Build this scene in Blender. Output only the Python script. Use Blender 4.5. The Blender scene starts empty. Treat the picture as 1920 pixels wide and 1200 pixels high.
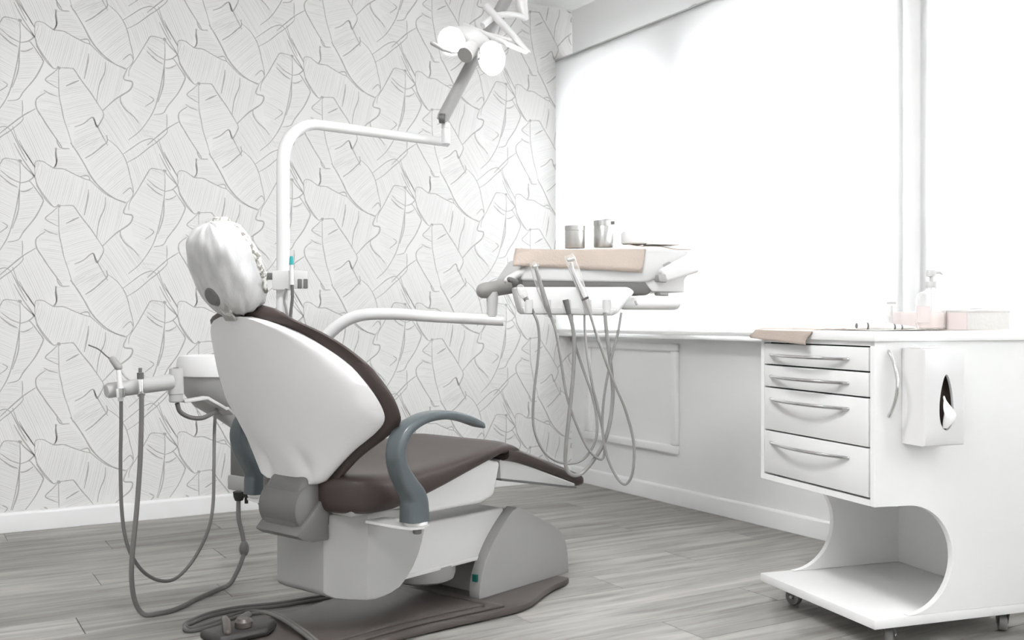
import bpy, bmesh, math, random
from mathutils import Vector, Matrix
random.seed(7)
S = bpy.context.scene
COL = S.collection
R = math.radians

# ------------------------------------------------------------------ camera, world, light
F_PX, CX, CY, EYE = 1960.0, 960.0, 596.0, 0.90
YAW = math.atan2(.506, .8625)
cam = bpy.data.objects.new('camera', bpy.data.cameras.new('camera'))
COL.objects.link(cam)
cam.location = (0, 0, EYE)
cam.rotation_euler = (R(90), 0, -YAW)
cam.data.sensor_width = 36
cam.data.lens = 36 * F_PX / 1920
cam.data.shift_y = (CY - 600) / 1920
cam.data.clip_start = .05
cam.data.dof.use_dof = True
cam.data.dof.focus_distance = 3.1
cam.data.dof.aperture_fstop = 5.6
S.camera = cam

S.view_settings.view_transform = 'Standard'
S.view_settings.look = 'None'
S.view_settings.gamma = 1
S.view_settings.use_curve_mapping = False
S.view_settings.exposure = 2.3
S.cycles.max_bounces = 8
S.cycles.diffuse_bounces = 5
S.cycles.glossy_bounces = 3
S.cycles.transmission_bounces = 4
S.cycles.transparent_max_bounces = 10

world = bpy.data.worlds.new('overcast_sky')
S.world = world
world.use_nodes = True
world.node_tree.nodes['Background'].inputs[0].default_value = (.97, .985, 1, 1)
world.node_tree.nodes['Background'].inputs[1].default_value = 5.2

# ------------------------------------------------------------------ materials
def mat(name, col, rough=.5, metal=0, coat=0, trans=0, alpha=1, emit=None, estr=0, ior=1.45, bump=None, var=None):
    m = bpy.data.materials.new(name); m.use_nodes = True
    nt = m.node_tree; b = nt.nodes['Principled BSDF']
    c = col if len(col) == 4 else (*col, 1)
    b.inputs['Base Color'].default_value = c
    b.inputs['Roughness'].default_value = rough
    b.inputs['Metallic'].default_value = metal
    b.inputs['IOR'].default_value = ior
    b.inputs['Coat Weight'].default_value = coat
    b.inputs['Transmission Weight'].default_value = trans
    b.inputs['Alpha'].default_value = alpha
    if emit:
        b.inputs['Emission Color'].default_value = (*emit, 1)
        b.inputs['Emission Strength'].default_value = estr
    if var:                                    # (scale, amount) soft mottling of the base colour
        tc = nt.nodes.new('ShaderNodeTexCoord'); n = nt.nodes.new('ShaderNodeTexNoise')
        n.inputs['Scale'].default_value = var[0]; n.inputs['Detail'].default_value = 4
        nt.links.new(tc.outputs['Object'], n.inputs['Vector'])
        r = nt.nodes.new('ShaderNodeMapRange')
        r.inputs['To Min'].default_value = 1 - var[1]; r.inputs['To Max'].default_value = 1 + var[1]
        nt.links.new(n.outputs['Fac'], r.inputs['Value'])
        mx = nt.nodes.new('ShaderNodeVectorMath'); mx.operation = 'SCALE'
        mx.inputs[0].default_value = c[:3]
        nt.links.new(r.outputs['Result'], mx.inputs['Scale'])
        nt.links.new(mx.outputs['Vector'], b.inputs['Base Color'])
    if bump:                                   # (scale, strength)
        tc = nt.nodes.new('ShaderNodeTexCoord'); n = nt.nodes.new('ShaderNodeTexNoise')
        n.inputs['Scale'].default_value = bump[0]; n.inputs['Detail'].default_value = 5
        nt.links.new(tc.outputs['Object'], n.inputs['Vector'])
        bp = nt.nodes.new('ShaderNodeBump'); bp.inputs['Strength'].default_value = bump[1]; bp.inputs['Distance'].default_value = .003
        nt.links.new(n.outputs['Fac'], bp.inputs['Height'])
        nt.links.new(bp.outputs['Normal'], b.inputs['Normal'])
    return m

M = {}
M['paint'] = mat('white_wall_paint', (.86, .86, .86), .55, bump=(90, .05))
M['ceil'] = mat('ceiling_paint', (.84, .84, .835), .7)
M['paper_wall'] = mat('wallpaper_ground', (.855, .85, .84), .42, var=(1.6, .02))
M['ink'] = mat('wallpaper_outline_ink', (.46, .455, .445), .42)
M['ink2'] = mat('wallpaper_hatching_ink', (.66, .655, .645), .42)
M['trim'] = mat('white_trim_lacquer', (.86, .86, .86), .3)
M['white'] = mat('white_plastic', (.70, .695, .695), .32, coat=.15)
M['shell'] = mat('pearl_white_shell', (.66, .65, .655), .38)
M['enamel'] = mat('white_enamel_tube', (.70, .70, .70), .22, coat=.3)
M['lgrey'] = mat('light_grey_plastic', (.56, .56, .555), .4)
M['grey'] = mat('mid_grey_plastic', (.34, .337, .332), .42, bump=(400, .04))
M['bgrey'] = mat('warm_grey_plastic', (.30, .295, .285), .42, bump=(400, .04))
M['agrey'] = mat('pale_grey_plastic', (.43, .43, .425), .38)
M['rgrey'] = mat('satin_grey_housing', (.36, .358, .354), .4, bump=(400, .03))
M['hinge'] = mat('dark_satin_grey', (.135, .133, .129), .38)
M['dgrey'] = mat('dark_grey_plastic', (.13, .13, .128), .45)
M['pedal'] = mat('black_brown_plastic', (.035, .033, .032), .4)
M['black'] = mat('black_rubber', (.02, .02, .02), .6)
M['leather'] = mat('dark_brown_leather', (.044, .031, .028), .45, coat=.04, bump=(220, .12), var=(5, .12))
M['plate'] = mat('dark_brown_metal_plate', (.085, .073, .067), .36, var=(8, .08))
M['arm'] = mat('blue_grey_armrest', (.078, .094, .102), .33, coat=.2)
M['hose'] = mat('grey_silicone_hose', (.135, .131, .125), .4)
M['hose2'] = mat('pale_grey_hose', (.25, .247, .24), .3, coat=.2)
M['chrome'] = mat('chrome', (.72, .72, .72), .12, 1)
M['steel'] = mat('brushed_steel', (.55, .55, .54), .3, 1, var=(30, .1))
M['teal'] = mat('teal_plastic', (.02, .33, .33), .35)
M['led'] = mat('green_indicator', (.01, .12, .095), .3)
M['kraft'] = mat('peach_crepe_paper', (.47, .40, .348), .85, bump=(150, .4), var=(25, .05))
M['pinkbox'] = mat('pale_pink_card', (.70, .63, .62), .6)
M['lace'] = mat('white_textured_card', (.62, .605, .59), .6, bump=(60, .6))
M['tissue'] = mat('white_tissue', (.92, .92, .92), .9)
M['wheel'] = mat('grey_caster_tyre', (.22, .22, .215), .35, coat=.3)
M['inner'] = mat('brown_box_inside', (.10, .075, .065), .7)
M['lampglow'] = mat('lit_reflector', (1, 1, 1), .3, emit=(1, .985, .96), estr=7)
M['fillglow'] = mat('added_fill_diffuser', (1, 1, 1), .5, emit=(1, 1, 1), estr=10)  # glow of the fill panels added overhead, out of view
M['cabwhite'] = mat('white_cabinet_laminate', (.83, .83, .825), .28)
M['drawer'] = mat('drawer_front_lacquer', (.76, .76, .76), .3)
M['gap'] = mat('dark_gap', (.03, .03, .03), .8)

def clear(name, tint, a, rough=.08):
    """thin clear plastic: mostly see-through, with a glossy skin"""
    m = bpy.data.materials.new(name); m.use_nodes = True; nt = m.node_tree
    nt.nodes.clear()
    o = nt.nodes.new('ShaderNodeOutputMaterial'); mix = nt.nodes.new('ShaderNodeMixShader')
    t = nt.nodes.new('ShaderNodeBsdfTransparent'); p = nt.nodes.new('ShaderNodeBsdfPrincipled')
    p.inputs['Base Color'].default_value = (*tint, 1); p.inputs['Roughness'].default_value = rough
    t.inputs['Color'].default_value = (.97, .97, .97, 1)
    lw = nt.nodes.new('ShaderNodeLayerWeight'); lw.inputs['Blend'].default_value = .35
    mr = nt.nodes.new('ShaderNodeMapRange'); mr.inputs['To Min'].default_value = a; mr.inputs['To Max'].default_value = min(1, a + .5)
    nt.links.new(lw.outputs['Facing'], mr.inputs['Value'])
    nt.links.new(mr.outputs['Result'], mix.inputs['Fac'])
    nt.links.new(t.outputs[0], mix.inputs[1]); nt.links.new(p.outputs[0], mix.inputs[2]); nt.links.new(mix.outputs[0], o.inputs[0])
    return m
M['clear'] = clear('clear_plastic', (.9, .9, .9), .12)
M['sleeve'] = clear('clear_film_sleeve', (.9, .89, .87), .14, .12)
M['glass'] = clear('window_glass', (.9, .95, .95), .04, .02)

def film():
    """crinkled milky plastic film of the headrest cover"""
    m = bpy.data.materials.new('crinkled_milky_film'); m.use_nodes = True; nt = m.node_tree
    nt.nodes.clear()
    L = nt.links.new
    o = nt.nodes.new('ShaderNodeOutputMaterial'); mix = nt.nodes.new('ShaderNodeMixShader')
    t = nt.nodes.new('ShaderNodeBsdfTransparent'); p = nt.nodes.new('ShaderNodeBsdfPrincipled')
    p.inputs['Base Color'].default_value = (.52, .52, .52, 1); p.inputs['Roughness'].default_value = .3
    tc = nt.nodes.new('ShaderNodeTexCoord'); mp = nt.nodes.new('ShaderNodeMapping'); mp.inputs['Scale'].default_value = (26, 30, 12)
    n = nt.nodes.new('ShaderNodeTexNoise'); n.inputs['Scale'].default_value = 1; n.inputs['Detail'].default_value = 5
    L(tc.outputs['Object'], mp.inputs['Vector']); L(mp.outputs['Vector'], n.inputs['Vector'])
    mr = nt.nodes.new('ShaderNodeMapRange'); mr.inputs['From Min'].default_value = .35; mr.inputs['From Max'].default_value = .6
    mr.inputs['To Min'].default_value = .80; mr.inputs['To Max'].default_value = .97
    L(n.outputs['Fac'], mr.inputs['Value']); L(mr.outputs['Result'], mix.inputs['Fac'])
    bp = nt.nodes.new('ShaderNodeBump'); bp.inputs['Strength'].default_value = .8; bp.inputs['Distance'].default_value = .006
    L(n.outputs['Fac'], bp.inputs['Height']); L(bp.outputs['Normal'], p.inputs['Normal'])
    L(t.outputs[0], mix.inputs[1]); L(p.outputs[0], mix.inputs[2]); L(mix.outputs[0], o.inputs[0])
    return m
M['film'] = film()
def hem_mat():
    m = mat('gathered_translucent_hem', (.5, .5, .48), .4, bump=(260, .8)); nt = m.node_tree; b = nt.nodes['Principled BSDF']
    tc = nt.nodes.new('ShaderNodeTexCoord'); n = nt.nodes.new('ShaderNodeTexNoise'); n.inputs['Scale'].default_value = 85; n.inputs['Detail'].default_value = 3
    nt.links.new(tc.outputs['Object'], n.inputs['Vector'])
    cr = nt.nodes.new('ShaderNodeValToRGB'); cr.color_ramp.elements[0].position = .42; cr.color_ramp.elements[0].color = (.22, .21, .19, 1)
    cr.color_ramp.elements[1].position = .58; cr.color_ramp.elements[1].color = (.74, .73, .71, 1)
    nt.links.new(n.outputs['Fac'], cr.inputs['Fac']); nt.links.new(cr.outputs['Color'], b.inputs['Base Color'])
    return m

def blind_mat():
    m = bpy.data.materials.new('translucent_white_blind_fabric'); m.use_nodes = True; nt = m.node_tree
    nt.nodes.clear()
    L = nt.links.new
    o = nt.nodes.new('ShaderNodeOutputMaterial')
    d = nt.nodes.new('ShaderNodeBsdfDiffuse'); d.inputs['Color'].default_value = (.86, .86, .86, 1)
    t = nt.nodes.new('ShaderNodeBsdfTranslucent'); t.inputs['Color'].default_value = (.74, .74, .74, 1)
    x = nt.nodes.new('ShaderNodeMixShader'); x.inputs[0].default_value = .5
    L(d.outputs[0], x.inputs[1]); L(t.outputs[0], x.inputs[2]); L(x.outputs[0], o.inputs[0])
    return m
M['blind'] = blind_mat()

def floor_mat():
    m = bpy.data.materials.new('grey_oak_plank'); m.use_nodes = True; nt = m.node_tree
    b = nt.nodes['Principled BSDF']; L = nt.links.new
    tc = nt.nodes.new('ShaderNodeTexCoord'); oi = nt.nodes.new('ShaderNodeObjectInfo')
    off = nt.nodes.new('ShaderNodeVectorMath'); off.operation = 'SCALE'; off.inputs[0].default_value = (37, 19, 0)
    L(oi.outputs['Random'], off.inputs['Scale'])
    ad = nt.nodes.new('ShaderNodeVectorMath'); ad.operation = 'ADD'
    L(tc.outputs['Object'], ad.inputs[0]); L(off.outputs['Vector'], ad.inputs[1])
    mp = nt.nodes.new('ShaderNodeMapping'); mp.inputs['Scale'].default_value = (1.6, 17, 1); L(ad.outputs['Vector'], mp.inputs['Vector'])
    n = nt.nodes.new('ShaderNodeTexNoise'); n.inputs['Scale'].default_value = 1.2; n.inputs['Detail'].default_value = 7; n.inputs['Roughness'].default_value = .62; n.inputs['Distortion'].default_value = .5
    L(mp.outputs['Vector'], n.inputs['Vector'])
    cr = nt.nodes.new('ShaderNodeValToRGB')
    cr.color_ramp.elements[0].position = .33; cr.color_ramp.elements[0].color = (.19, .18, .164, 1)
    cr.color_ramp.elements[1].position = .68; cr.color_ramp.elements[1].color = (.41, .40, .378, 1)
    L(n.outputs['Fac'], cr.inputs['Fac'])
    mr = nt.nodes.new('ShaderNodeMapRange'); mr.inputs['To Min'].default_value = .78; mr.inputs['To Max'].default_value = 1.18
    L(oi.outputs['Random'], mr.inputs['Value'])
    sc = nt.nodes.new('ShaderNodeVectorMath'); sc.operation = 'SCALE'
    L(cr.outputs['Color'], sc.inputs[0]); L(mr.outputs['Result'], sc.inputs['Scale']); L(sc.outputs['Vector'], b.inputs['Base Color'])
    b.inputs['Roughness'].default_value = .5; b.inputs['Specular IOR Level'].default_value = .65
    bp = nt.nodes.new('ShaderNodeBump'); bp.inputs['Strength'].default_value = .12; bp.inputs['Distance'].default_value = .002
    L(n.outputs['Fac'], bp.inputs['Height']); L(bp.outputs['Normal'], b.inputs['Normal'])
    return m
M['floor'] = floor_mat()
M['joint'] = mat('floor_joint', (.20, .19, .175), .8)

# ------------------------------------------------------------------ helpers
def cam2w(x, d):
    return (x * math.cos(YAW) + d * math.sin(YAW), -x * math.sin(YAW) + d * math.cos(YAW))
def at(px, py, d):
    """world point seen at pixel (px, py) of the 1920x1200 frame at true depth d metres"""
    X, Y = cam2w((px - CX) / F_PX * d, d)
    return Vector((X, Y, EYE + (CY - py) / F_PX * d))
def on_floor(px, py, z=0.0):
    return at(px, py, (EYE - z) * F_PX / (py - CY))

MAT = {}                                             # world matrix of every root / part
def link(o): COL.objects.link(o); return o
def tag(o, label, cat, group=None):
    o['label'] = label; o['category'] = cat
    if group: o['group'] = group
    return o
def thing(name, label, cat, loc=(0, 0, 0), rz=0.0, group=None):
    o = link(bpy.data.objects.new(name, None)); o.empty_display_size = .05
    o.location = loc; o.rotation_euler = (0, 0, rz)
    MAT[o] = Matrix.Translation(Vector(loc)) @ Matrix.Rotation(rz, 4, 'Z')
    return tag(o, label, cat, group)

def spline(pts, n=8):
    """Catmull-Rom through the points (any dimension given as Vectors)"""
    P = [Vector(p) for p in pts]
    P = [P[0] * 2 - P[1]] + P + [P[-1] * 2 - P[-2]]
    out = []
    for i in range(1, len(P) - 2):
        for k in range(n):
            t = k / n; a, b, c, d = P[i - 1], P[i], P[i + 1], P[i + 2]
            out.append(.5 * ((2 * b) + (c - a) * t + (2 * a - 5 * b + 4 * c - d) * t * t + (3 * b - a - 3 * c + d) * t ** 3))
    out.append(P[-2].copy())
    return out
def lerp_tab(tab, x):
    if x <= tab[0][0]: return tab[0][1]
    for (x0, y0), (x1, y1) in zip(tab, tab[1:]):
        if x <= x1: return y0 + (y1 - y0) * (x - x0) / (x1 - x0)
    return tab[-1][1]

class MB:
    def __init__(s): s.v = []; s.f = []
    def add(s, vs, fs):
        k = len(s.v); s.v += [Vector(p) for p in vs]; s.f += [tuple(i + k for i in f) for f in fs]; return s
    def box(s, lo, hi):
        x0, y0, z0 = lo; x1, y1, z1 = hi
        return s.add([(x0, y0, z0), (x1, y0, z0), (x1, y1, z0), (x0, y1, z0), (x0, y0, z1), (x1, y0, z1), (x1, y1, z1), (x0, y1, z1)],
                     [(0, 3, 2, 1), (4, 5, 6, 7), (0, 1, 5, 4), (1, 2, 6, 5), (2, 3, 7, 6), (3, 0, 4, 7)])
    def obox(s, c, half, X, Y, Z):
        """box about c with half sizes along unit axes X, Y, Z"""
        c = Vector(c); vs = []
        for k in (-1, 1):
            for (i, j) in ((-1, -1), (1, -1), (1, 1), (-1, 1)):
                vs.append(c + X * half[0] * i + Y * half[1] * j + Z * half[2] * k)
        return s.add(vs, [(0, 3, 2, 1), (4, 5, 6, 7), (0, 1, 5, 4), (1, 2, 6, 5), (2, 3, 7, 6), (3, 0, 4, 7)])
    def prism(s, pts, lo, hi, ax):
        """outline pts (2D) extruded between lo and hi; ax: 'b' -> pts are (x,z), extruded in y; 'z' -> pts (x,y); 'a' -> pts (y,z)"""
        def m(p, h):
            return {'b': (p[0], h, p[1]), 'z': (p[0], p[1], h), 'a': (h, p[0], p[1])}[ax]
        n = len(pts)
        vs = [m(p, lo) for p in pts] + [m(p, hi) for p in pts]
        return s.add(vs, [tuple(range(n)), tuple(range(2 * n - 1, n - 1, -1))] + [(i, i + n, (i + 1) % n + n, (i + 1) % n) for i in range(n)])
    def loft(s, rings, closed=True, caps=True):
        n = len(rings[0]); vs = [p for r in rings for p in r]; fs = []
        m = n if closed else n - 1
        for i in range(len(rings) - 1):
            for j in range(m):
                a, b = i * n + j, i * n + (j + 1) % n
                fs.append((a, b, b + n, a + n))
        if caps:
            fs.append(tuple(range(n - 1, -1, -1))); k = (len(rings) - 1) * n; fs.append(tuple(range(k, k + n)))
        return s.add(vs, fs)
    def tube(s, path, r, n=12, caps=True, round_end=False):
        P = [Vector(p) for p in path]
        rs = list(r) if isinstance(r, (list, tuple)) else [r] * len(P)
        if round_end:
            for end in (0, -1):
                d = ((P[0] - P[1]) if end == 0 else (P[-1] - P[-2])).normalized(); q = P[end]; rr = rs[end]
                ex = [(q + d * rr * math.sin(R(a)), rr * math.cos(R(a))) for a in (30, 55, 75, 88)]
                if end == 0:
                    P = [e[0] for e in reversed(ex)] + P; rs = [e[1] for e in reversed(ex)] + rs
                else:
                    P = P + [e[0] for e in ex]; rs = rs + [e[1] for e in ex]
        rings = []; up = None
        for i, p in enumerate(P):
            t = (P[min(i + 1, len(P) - 1)] - P[max(i - 1, 0)]).normalized()
            if up is None:
                up = Vector((0, 0, 1)) if abs(t.z) < .9 else Vector((1, 0, 0))
            up = (up - t * up.dot(t)).normalized(); w = t.cross(up)
            rings.append([p + (up * math.cos(2 * math.pi * k / n) + w * math.sin(2 * math.pi * k / n)) * rs[i] for k in range(n)])
        return s.loft(rings, True, caps)
    def lathe(s, prof, c=(0, 0, 0), axis=None, n=32, caps=True):
        """profile (radius, height) about axis through c"""
        Z = Vector(axis).normalized() if axis is not None else Vector((0, 0, 1))
        X = Z.orthogonal().normalized(); Y = Z.cross(X); c = Vector(c)
        return s.loft([[c + Z * h + (X * math.cos(2 * math.pi * k / n) + Y * math.sin(2 * math.pi * k / n)) * max(r, 1e-4) for k in range(n)] for r, h in prof], True, caps)
    def sweep(s, path, secs, side):
        """rectangular rounded section along path; secs = (half thickness in plane, half width along side) per point"""
        P = [Vector(p) for p in path]; side = Vector(side).normalized(); rings = []
        for i, p in enumerate(P):
            t = (P[min(i + 1, len(P) - 1)] - P[max(i - 1, 0)]).normalized(); nrm = t.cross(side).normalized()
            h, w = secs[i]; ring = []
            for k in range(16):
                a = 2 * math.pi * (k + .5) / 16; e = .45
                cx = math.copysign(abs(math.cos(a)) ** e, math.cos(a)); sy = math.copysign(abs(math.sin(a)) ** e, math.sin(a))
                ring.append(p + nrm * h * cx + side * w * sy)
            rings.append(ring)
        return s.loft(rings)
    def grid(s, rows, closed=False):
        return s.loft(rows, closed, False)
    def build(s, name, material, parent=None, world=False, bevel=0, seg=2, angle=32, label=None, smooth=True):
        me = bpy.data.meshes.new(name)
        vs = s.v
        if parent is not None and world:
            inv = MAT[parent].inverted(); vs = [inv @ v for v in vs]
        me.from_pydata([tuple(v) for v in vs], [], s.f)
        bm = bmesh.new(); bm.from_mesh(me)
        bmesh.ops.recalc_face_normals(bm, faces=bm.faces)
        if bevel:
            es = [e for e in bm.edges if len(e.link_faces) == 2 and e.calc_face_angle(0) > R(28)]
            bmesh.ops.bevel(bm, geom=es, offset=bevel, segments=seg, profile=.5, affect='EDGES', clamp_overlap=True)
        bm.to_mesh(me); bm.free()
        me.materials.append(material)
        if smooth:
            me.polygons.foreach_set('use_smooth', [True] * len(me.polygons))
            me.set_sharp_from_angle(angle=R(angle))
        o = link(bpy.data.objects.new(name, me))
        if parent is not None:
            o.parent = parent; MAT[o] = MAT[parent]
        else:
            MAT[o] = Matrix.Identity(4)
        if label: o['label'] = label
        return o
def struct(o, kind='structure'):
    o['kind'] = kind; return o
def based(o):
    """move a single-mesh thing's origin to the middle of its base"""
    me = o.data; xs = [v.co for v in me.vertices]
    c = Vector(((min(v.x for v in xs) + max(v.x for v in xs)) / 2, (min(v.y for v in xs) + max(v.y for v in xs)) / 2, min(v.z for v in xs)))
    for v in me.vertices: v.co -= c
    o.location = c; MAT[o] = Matrix.Translation(c)
    return o
def solo(mb, name, material, label, cat, group=None, **k):
    return tag(based(mb.build(name, material, **k)), label, cat, group)

# ------------------------------------------------------------------ the room
WX, WY, HC = 3.235, 4.85, 2.61           # window wall x, wallpaper wall y, ceiling height
X0, Y0 = -2.4, -2.0                      # unseen walls behind and left of the camera
floor = struct(MB().box((X0, Y0, -.06), (WX + .1, WY + .1, -.004)).build('floor', M['joint'], smooth=False))
pw, plen = .185, 1.28
pm = MB().box((0, 0, 0), (plen - .0022, pw - .0022, .004))
plank_mesh = None
row = 0; y = WY - pw
while y > .6:
    x = -.9 - ((row * .47) % plen)
    while x < WX:
        x1 = min(x + plen, WX)
        if x1 - x > plen - .01 and plank_mesh is not None:
            o = link(bpy.data.objects.new('plank', plank_mesh)); o.parent = floor
        else:
            o = MB().box((0, 0, 0), (x1 - x - .0022, pw - .0022, .004)).build('plank', M['floor'], floor, bevel=.0009, seg=1, smooth=False)
            if x1 - x > plen - .01: plank_mesh = o.data
        o.location = (x, y, -.004)
        x += plen
    row += 1; y -= pw

struct(MB().box((X0, Y0, HC), (WX + .1, WY + .1, HC + .08)).build('ceiling', M['ceil'], smooth=False))
wall_back = struct(MB().box((X0, WY, 0), (WX + .1, WY + .1, HC)).build('wall_back', M['paper_wall'], smooth=False))
struct(MB().box((X0 - .1, Y0 - .1, 0), (X0, WY + .1, HC)).build('wall_left', M['paint'], smooth=False))
struct(MB().box((X0, Y0 - .1, 0), (WX + .3, Y0, HC)).build('wall_front', M['paint'], smooth=False))
SILL, HEAD = .80, 2.16
wins = [(3.98, 4.74), (2.62, 3.74), (.9, 2.38), (-1.2, .1)]
wr = MB().box((WX, Y0, 0), (WX + .25, WY, SILL)).box((WX, Y0, HEAD), (WX + .25, WY, HC))
edges = [Y0] + [v for w in sorted(wins) for v in w] + [WY]
for i in range(0, len(edges), 2): wr.box((WX, edges[i], SILL), (WX + .25, edges[i + 1], HEAD))
wr.box((3.137, 2.425, .834), (WX, 2.575, 2.31))       # slim pier between the second and third blind
struct(wr.build('wall_right', M['paint'], smooth=False))
for i, (a, b) in enumerate(wins):
    fr = MB()
    for lo, hi in (((a, SILL), (b, SILL + .06)), ((a, HEAD - .06), (b, HEAD)), ((a, SILL + .06), (a + .06, HEAD - .06)), ((b - .06, SILL + .06), (b, HEAD - .06))):
        fr.box((WX + .10, lo[0], lo[1]), (WX + .16, hi[0], hi[1]))
    w = struct(fr.build('window_%d' % (i + 1), M['trim'], bevel=.004))
    MB().box((WX + .125, a + .06, SILL + .06), (WX + .131, b - .06, HEAD - .06)).build('pane', M['glass'], w, smooth=False)
# unseen fill light panels, added on the ceiling to brighten the room
for cx_, cy_, lab in ((-.5, .3, 'added square fill light panel on the ceiling at the near end of the room'), (.8, 2.0, 'added square fill light panel on the ceiling above the dental chair')):
    t = thing('added_fill_panel', lab, 'added fill light', (cx_, cy_, HC - .03), 0, 'added fill light panels')
    MB().box((cx_ - .31, cy_ - .31, HC - .03), (cx_ + .31, cy_ + .31, HC - .0005)).build('frame', M['trim'], t, True, bevel=.004)
    MB().box((cx_ - .28, cy_ - .28, HC - .033), (cx_ + .28, cy_ + .28, HC - .0302)).build('diffuser', M['fillglow'], t, True, smooth=False)
# skirting, sill, raised wall panel
def profile_board(name, pts_yz, lo, hi, along):
    m = MB()
    if along == 'x': m.prism([(WY - p, z) for p, z in pts_yz], lo, hi, 'a')
    else: m.prism([(WX - p, z) for p, z in pts_yz], lo, hi, 'b')
    return struct(m.build(name, M['trim'], bevel=.0015, seg=1))
bb = [(0, 0), (.014, 0), (.014, .074), (.009, .082), (0, .084)]
profile_board('baseboard_back', bb, X0, WX - .0145, 'x')
profile_board('baseboard_right', [(p, z * .98) for p, z in bb], Y0, WY, 'y')
struct(MB().box((WX - .095, Y0, .800), (WX, WY, .834)).build('trim_1', M['trim'], bevel=.004))
pn = MB()
pa, pb, pz0, pz1 = 3.92, 4.70, .245, .775
pn.prism([(WX, pz0 + .03), (WX - .006, pz0 + .03), (WX - .006, pz1 - .03), (WX, pz1 - .03)], pa + .03, pb - .03, 'b')
panel = struct(pn.build('trim_2', M['paint'], smooth=False))
def bar(y0, y1, z0, z1):
    return MB().box((WX - .026, y0, z0), (WX, y1, z1)).build('panel_moulding', M['trim'], panel, bevel=.008, seg=3)
bar(pa, pb, pz1 - .035, pz1); bar(pa, pb, pz0, pz0 + .04)
bar(pa, pa + .045, pz0 + .04, pz1 - .035); bar(pb - .045, pb, pz0 + .04, pz1 - .035)

# ------------------------------------------------------------------ wallpaper print (thin ink lines lying on the wall)
def wp(x5, y5):
    """survey point of the wallpaper, five times frame pixels, -> (x, z) on the wall"""
    p0 = at(x5 / 5, y5 / 5, 1.0); d = p0 - Vector((0, 0, EYE)); t = WY / d.y
    return Vector((d.x * t, EYE + d.z * t))
STROKES = [
    [(185,190),(190,300),(185,420),(165,560),(130,720),(80,880),(10,1000),(-85,1113),(-202,1197)],
    [(185,190),(110,170),(40,160),(5,200),(-102,363),(-185,480),(-200,560)],
    [(185,190),(230,250),(310,330),(320,345),(265,385),(185,400)],
    [(0,265),(100,350),(185,395)],
    [(265,385),(290,400),(360,500),(400,560),(400,600),(330,730),(220,860),(170,930),(70,945)],
    [(190,475),(240,480),(310,450)],
    [(180,0),(230,100),(290,200),(330,260)],
    [(130,20),(210,170),(320,340),(350,430),(420,540),(500,640)],
    [(330,340),(325,250),(340,205),(400,210),(460,250),(510,280),(600,295),(700,350),(800,400),(850,420),(920,490),(1000,560),(1100,610),(1190,645)],
    [(850,420),(820,370),(740,375)],
    [(340,430),(420,560),(500,640),(540,635)],
    [(550,635),(550,760),(555,900),(575,1000),(600,1120),(640,1240),(683,1383)],
    [(550,635),(670,640),(700,660),(760,750),(850,870),(905,955),(960,1040)],
    [(620,805),(690,775),(740,755)],
    [(545,640),(490,690),(425,745),(480,790),(550,830)],
    [(410,845),(470,880),(540,905)],
    [(425,870),(360,910),(335,950),(345,1020),(400,1110),(450,1190),(550,1333),(583,1383)],
    [(960,1040),(1070,940),(1130,900),(1220,840),(1240,770),(1160,740),(1190,650)],
    [(960,1040),(970,1090),(920,1180),(900,1180),(870,1100),(780,1160),(700,1190)],
    [(870,1100),(910,1180),(1010,1365)],
    [(660,50),(720,140),(790,260),(860,390),(950,500),(1060,590),(1180,650)],
    [(1010,40),(1090,110),(1150,190),(1190,280),(1220,400),(1250,560),(1190,650)],
    [(800,205),(880,160),(960,100),(1005,60),(1000,0)],
    [(1250,560),(1220,510),(1150,560)],
    [(1190,270),(1290,220),(1400,140),(1470,95),(1560,20),(1570,-20)],
    [(1150,190),(1230,140),(1330,80),(1420,60),(1470,95)],
    [(530,0),(540,50),(575,95),(650,105)],
    [(530,90),(520,150),(530,230),(500,280)],
    [(1470,95),(1540,250),(1600,370)],
    [(1130,900),(1130,950),(1170,1020),(1250,1090),(1300,1150)],
    [(830,500),(820,600),(790,740)],
    [(990,580),(980,680),(930,800),(905,955)],
    [(0,1250),(100,1170),(217,1083),(333,1020)],
    [(208,940),(212,1010),(208,1083)],
    [(117,1183),(170,1330),(250,1450),(325,1567)],
    [(517,1383),(533,1500),(517,1567)],
    [(1375,480),(1460,560),(1525,600)],
    [(1540,620),(1530,800),(1480,960)],
    [(1400,900),(1440,940),(1360,1000)],
]
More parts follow.
